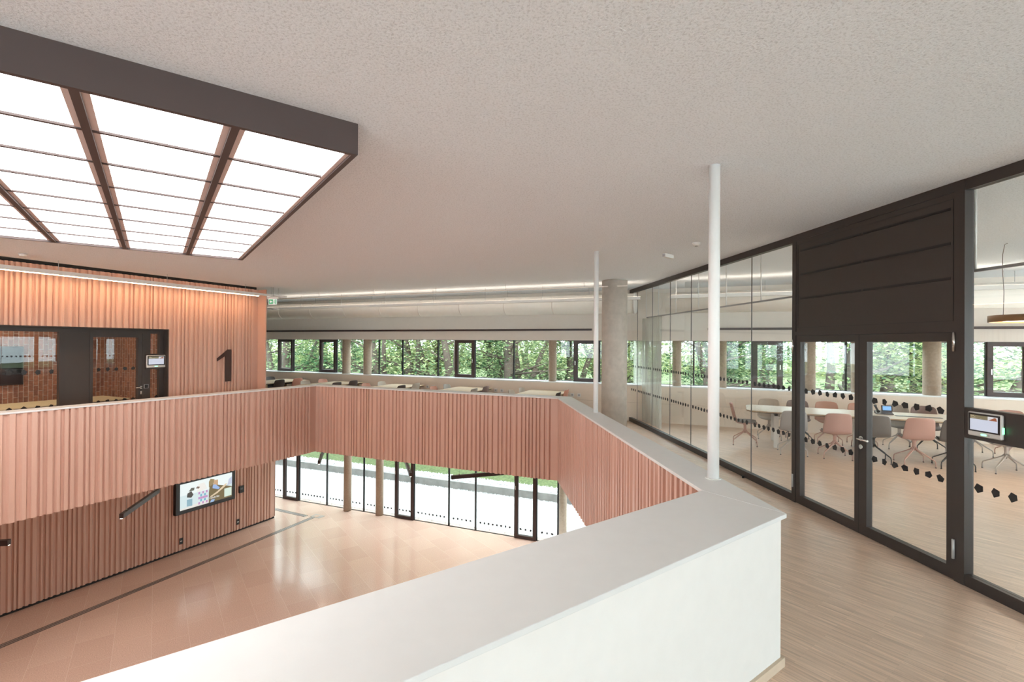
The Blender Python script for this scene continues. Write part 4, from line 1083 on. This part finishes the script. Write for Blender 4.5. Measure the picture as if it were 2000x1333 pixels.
# trees
M_BARK = mat('bark', (.085, .065, .05), .9, bump=(12, .8, .6))
def leaf_mat(name, c1, c2):
    m = bpy.data.materials.new(name); m.use_nodes = True; nt = m.node_tree; nt.nodes.remove(nt.nodes['Principled BSDF'])
    g = nt.nodes.new('ShaderNodeNewGeometry'); cr = nt.nodes.new('ShaderNodeValToRGB'); cr.color_ramp.elements[0].color = (*c1, 1); cr.color_ramp.elements[1].color = (*c2, 1)
    nt.links.new(g.outputs['Random Per Island'], cr.inputs[0])
    df = nt.nodes.new('ShaderNodeBsdfDiffuse'); tl = nt.nodes.new('ShaderNodeBsdfTranslucent'); mx = nt.nodes.new('ShaderNodeMixShader'); mx.inputs[0].default_value = .5
    nt.links.new(cr.outputs[0], df.inputs[0]); nt.links.new(cr.outputs[0], tl.inputs[0]); nt.links.new(df.outputs[0], mx.inputs[1]); nt.links.new(tl.outputs[0], mx.inputs[2]); nt.links.new(mx.outputs[0], nt.nodes['Material Output'].inputs[0])
    return m
LEAF = [leaf_mat('leaves_mid', (.04, .10, .05), (.36, .43, .22)), leaf_mat('leaves_dark', (.02, .08, .04), (.18, .30, .14)), leaf_mat('leaves_bright', (.14, .21, .08), (.62, .65, .34))]
def make_tree(kind, seed, lean, H=9.0, R=3.4, nl=9000, tk=1.0):
    rnd = random.Random(seed)
    t = thing('deciduous_tree', None, 'tree')
    tr = MB(); pts = []; x = y = 0
    for k in range(8):
        z = -.3 + H * .75 * k / 7; pts.append((x, y, z)); x += lean * .35 + rnd.uniform(-.12, .12); y += rnd.uniform(-.12, .12)
    tr.tube(pts, [(.34 - .03 * k) * tk for k in range(8)], 10)
    f2 = [Vector(pts[1])]; a0 = rnd.random() * math.tau
    for k in range(1, 6): f2.append(f2[0] + Vector((math.cos(a0) * .42 * k + rnd.uniform(-.1, .1), math.sin(a0) * .42 * k, 1.05 * k)))
    tr.tube(f2, [.24, .2, .17, .14, .1, .06], 9)
    tips_ = []
    for k in range(16):
        b = Vector(pts[rnd.randint(2, 7)]); a = rnd.random() * math.tau; L = rnd.uniform(1.6, R)
        m_ = b + Vector((math.cos(a) * L * .5, math.sin(a) * L * .5, rnd.uniform(.2, .9))); e = m_ + Vector((math.cos(a + .3) * L * .5, math.sin(a + .3) * L * .5, rnd.uniform(-.2, 1.0)))
        tr.tube([b, m_, e], [.08, .05, .02], 6); tips_ += [m_, e]
    tr.build('trunk', M_BARK, t)
    lv = MB()
    ctrs = tips_ + [Vector((rnd.gauss(0, R * .45), rnd.gauss(0, R * .45), rnd.uniform(1.6, H))) for _ in range(26)]
    v = lv.v; f = lv.f
    for k in range(nl):
        c_ = rnd.choice(ctrs); p_ = c_ + Vector((rnd.gauss(0, .55), rnd.gauss(0, .55), rnd.gauss(0, .42)))
        if p_.z < 1.0: continue
        sz = rnd.uniform(.07, .13); a = rnd.random() * math.tau; tl_ = rnd.uniform(-.6, .5)
        d1 = Vector((math.cos(a), math.sin(a), tl_)) * sz; d2 = Vector((-math.sin(a), math.cos(a), rnd.uniform(-.4, .4))) * sz * .55
        i = len(v); v += [p_ - d1, p_ + d2, p_ + d1, p_ - d2]; f.append((i, i + 1, i + 2, i + 3))
    lv.sm = [False] * len(f)
    lv.build('crown', LEAF[kind], t)
    return t
protos = [make_tree(0, 1, .5), make_tree(1, 2, -.3), make_tree(2, 3, .1), make_tree(0, 4, -.5, nl=2600, tk=1.15)]
spots = []
rnd = random.Random(12)
words = {0: 'leafy green', 1: 'dark green', 2: 'bright yellow-green', 3: 'thick-trunked sparse'}
k = 0
for px, o_ in ((560, 9), (762, 8), (826, 9.5), (905, 8), (1000, 9), (1022, 11), (1362, 9), (1610, 8), (1905, 9)):
    p_, _ = at_line(px, fac(0, o_), FE); spots.append((p_, px, 0, 3))
for row, (o_, stepx) in enumerate(((11, 4.6), (16, 5.0), (23, 6.0), (33, 7.5), (46, 9))):
    s = -22 - row * 8
    while s < 20 + row * 6:
        ss = s + rnd.uniform(-.8, .8); oo = o_ + rnd.uniform(-1.2, 1.2)
        q = fac(ss, oo); px = 1000 + q.x / q.y * F
        if 380 < px < 2150: spots.append((q, px, row, k % 3)); 
        k += 1; s += stepx * 1.5
print('trees', len(spots))
rowname = ['nearest row', 'second row', 'third row', 'fourth row', 'backmost row']
usedp = {}
def where_px(px):
    for lim, nm in ((520, 'behind the salmon wall edge'), (575, 'behind the leftmost sash'), (670, 'behind the second sash'), (740, 'behind the column pair'), (860, 'behind the thin mullions'), (930, 'behind the middle sash'), (1060, 'left of the third column'),
                    (1175, 'by the far white pole'), (1290, 'behind column and curtain'), (1400, 'behind the near white pole'), (1550, 'beyond the frameless glass'), (1680, 'beyond the left door leaf'), (1870, 'beyond the right door leaf'), (3000, 'right of the glass doors')):
        if px < lim: return nm
hz = lambda o_: ZL + (.37 + (o_ - 4) * .14 if o_ < 8 else .9 + (o_ - 8) * .125 if o_ < 12 else 1.4 + (o_ - 12) * .083 if o_ < 18 else 1.9 + (o_ - 18) * .033 if o_ < 30 else 2.3 + (o_ - 30) * .01)
TRUNKW = {560: 'its trunk behind the leftmost sash', 762: 'its trunk between the first two thin mullions', 826: 'its trunk left of the third thin mullion', 904: 'its trunk behind the middle sash', 905: 'its trunk behind the middle sash', 1000: 'its trunk at the mullion right of the middle sash', 999: 'its trunk at the mullion right of the middle sash', 1022: 'its trunk right of the mullion past the middle sash', 1021: 'its trunk right of the mullion past the middle sash', 1362: 'its trunk just left of the near white pole', 1361: 'its trunk just left of the near white pole', 1610: 'its trunk in the left door leaf', 1609: 'its trunk in the left door leaf', 1905: 'its trunk right of the glass doors', 1904: 'its trunk right of the glass doors', 559: 'its trunk behind the leftmost sash', 761: 'its trunk between the first two thin mullions', 825: 'its trunk left of the third thin mullion'}
for q, px, row, kd in spots:
    if kd not in usedp: usedp[kd] = 1; o = protos[kd]
    else: o = copy_tree(protos[kd])
    offn = (q - FO).dot(FN)
    sc_ = rnd.uniform(.85, 1.15)
    o.matrix_basis = Matrix.Translation((q.x, q.y, hz(offn) - .1)) @ Matrix.Rotation(rnd.random() * 6.28, 4, 'Z') @ Matrix.Scale(sc_, 4)
    if kd == 3:
        tag(o, 'thick-trunked sparse tree, ' + TRUNKW[int(px)], 'tree', 'trees outside the windows'); continue
    tag(o, '%s tree %s, %s' % (words[kd], where_px(px), rowname[row]), 'tree', 'trees outside the windows')

# understory of shrubs far behind
sh = MB(); rnd = random.Random(5)
for k in range(26000):
    s = rnd.uniform(-75, 60); o_ = 50 + rnd.gauss(0, 2); q = fac(s, o_); z = hz(o_) + abs(rnd.gauss(0, 2.2)); sz = rnd.uniform(.18, .34); a = rnd.random() * math.tau
    p_ = Vector((q.x, q.y, z)); d1 = Vector((math.cos(a), math.sin(a), rnd.uniform(-.5, .5))) * sz; d2 = Vector((-math.sin(a), math.cos(a), rnd.uniform(-.5, .5))) * sz * .6
    i = len(sh.v); sh.v += [p_ - d1, p_ + d2, p_ + d1, p_ - d2]; sh.f.append((i, i + 1, i + 2, i + 3)); sh.sm.append(False)
tag(sh.build('shrubbery', LEAF[2]), 'bright dense shrubbery far behind the trees', 'shrubs', kind='stuff')

# ------------------------------------------------------------------ shell behind the camera: right wall and rear window wall
mb = MB(); mb.box((XR, YB, ZL), (XR + .3, fac(FR).y, .6)); mb.box((XR, YB, 2.35), (XR + .3, fac(FR).y, ZC)); struct('wall_right', mb, M_PALE)
yy = YB
while yy < fac(FR).y - .3:
    y1 = min(yy + 3, fac(FR).y); wn[0] += 1; t = thing('window_%d' % wn[0], None, None, (XR + .15, (yy + y1) / 2, .6), 0, kind='structure')
    f = MB(); f.box((XR + .1, yy + .001, .6), (XR + .2, yy + .08, 2.35)); f.box((XR + .1, y1 - .08, .6), (XR + .2, y1 - .001, 2.35)); f.box((XR + .1, yy + .08, .6), (XR + .2, y1 - .08, .68)); f.box((XR + .1, yy + .08, 2.27), (XR + .2, y1 - .08, 2.35)); f.build('window_frame', M_FRAME2, t, True)
    f = MB(); f.box((XR + .14, yy + .08, .68), (XR + .15, y1 - .08, 2.27)); f.build('pane', M_GLASSW, t, True); yy = y1
mb = MB(); mb.box((XL - .3, YB, ZL), (XL, fac(FL).y, ZC)); struct('wall_far_left', mb, M_PALE)
mb = MB(); mb.box((XL, YB - .3, ZL), (XR, YB, ZLC + .62 + .3)); mb.box((XL, YB - .3, 2.35), (XR, YB, ZC)); struct('wall_rear', mb, M_WHITE)
for k in range(11):
    x0 = XL + 3 * k; x1 = min(x0 + 3, XR)
    wn[0] += 1; t = thing('window_%d' % wn[0], None, None, ((x0 + x1) / 2, YB - .15, .3), 0, kind='structure')
    f = MB(); f.box((x0 + .001, YB - .2, .3), (x0 + .08, YB - .1, 2.35)); f.box((x1 - .08, YB - .2, .3), (x1 - .001, YB - .1, 2.35)); f.box((x0 + .08, YB - .2, .3), (x1 - .08, YB - .1, .38)); f.box((x0 + .08, YB - .2, 2.27), (x1 - .08, YB - .1, 2.35)); f.build('window_frame', M_FRAME2, t, True)
    f = MB(); f.box((x0 + .08, YB - .16, .38), (x1 - .08, YB - .15, 2.27)); f.build('pane', M_GLASSW, t, True)
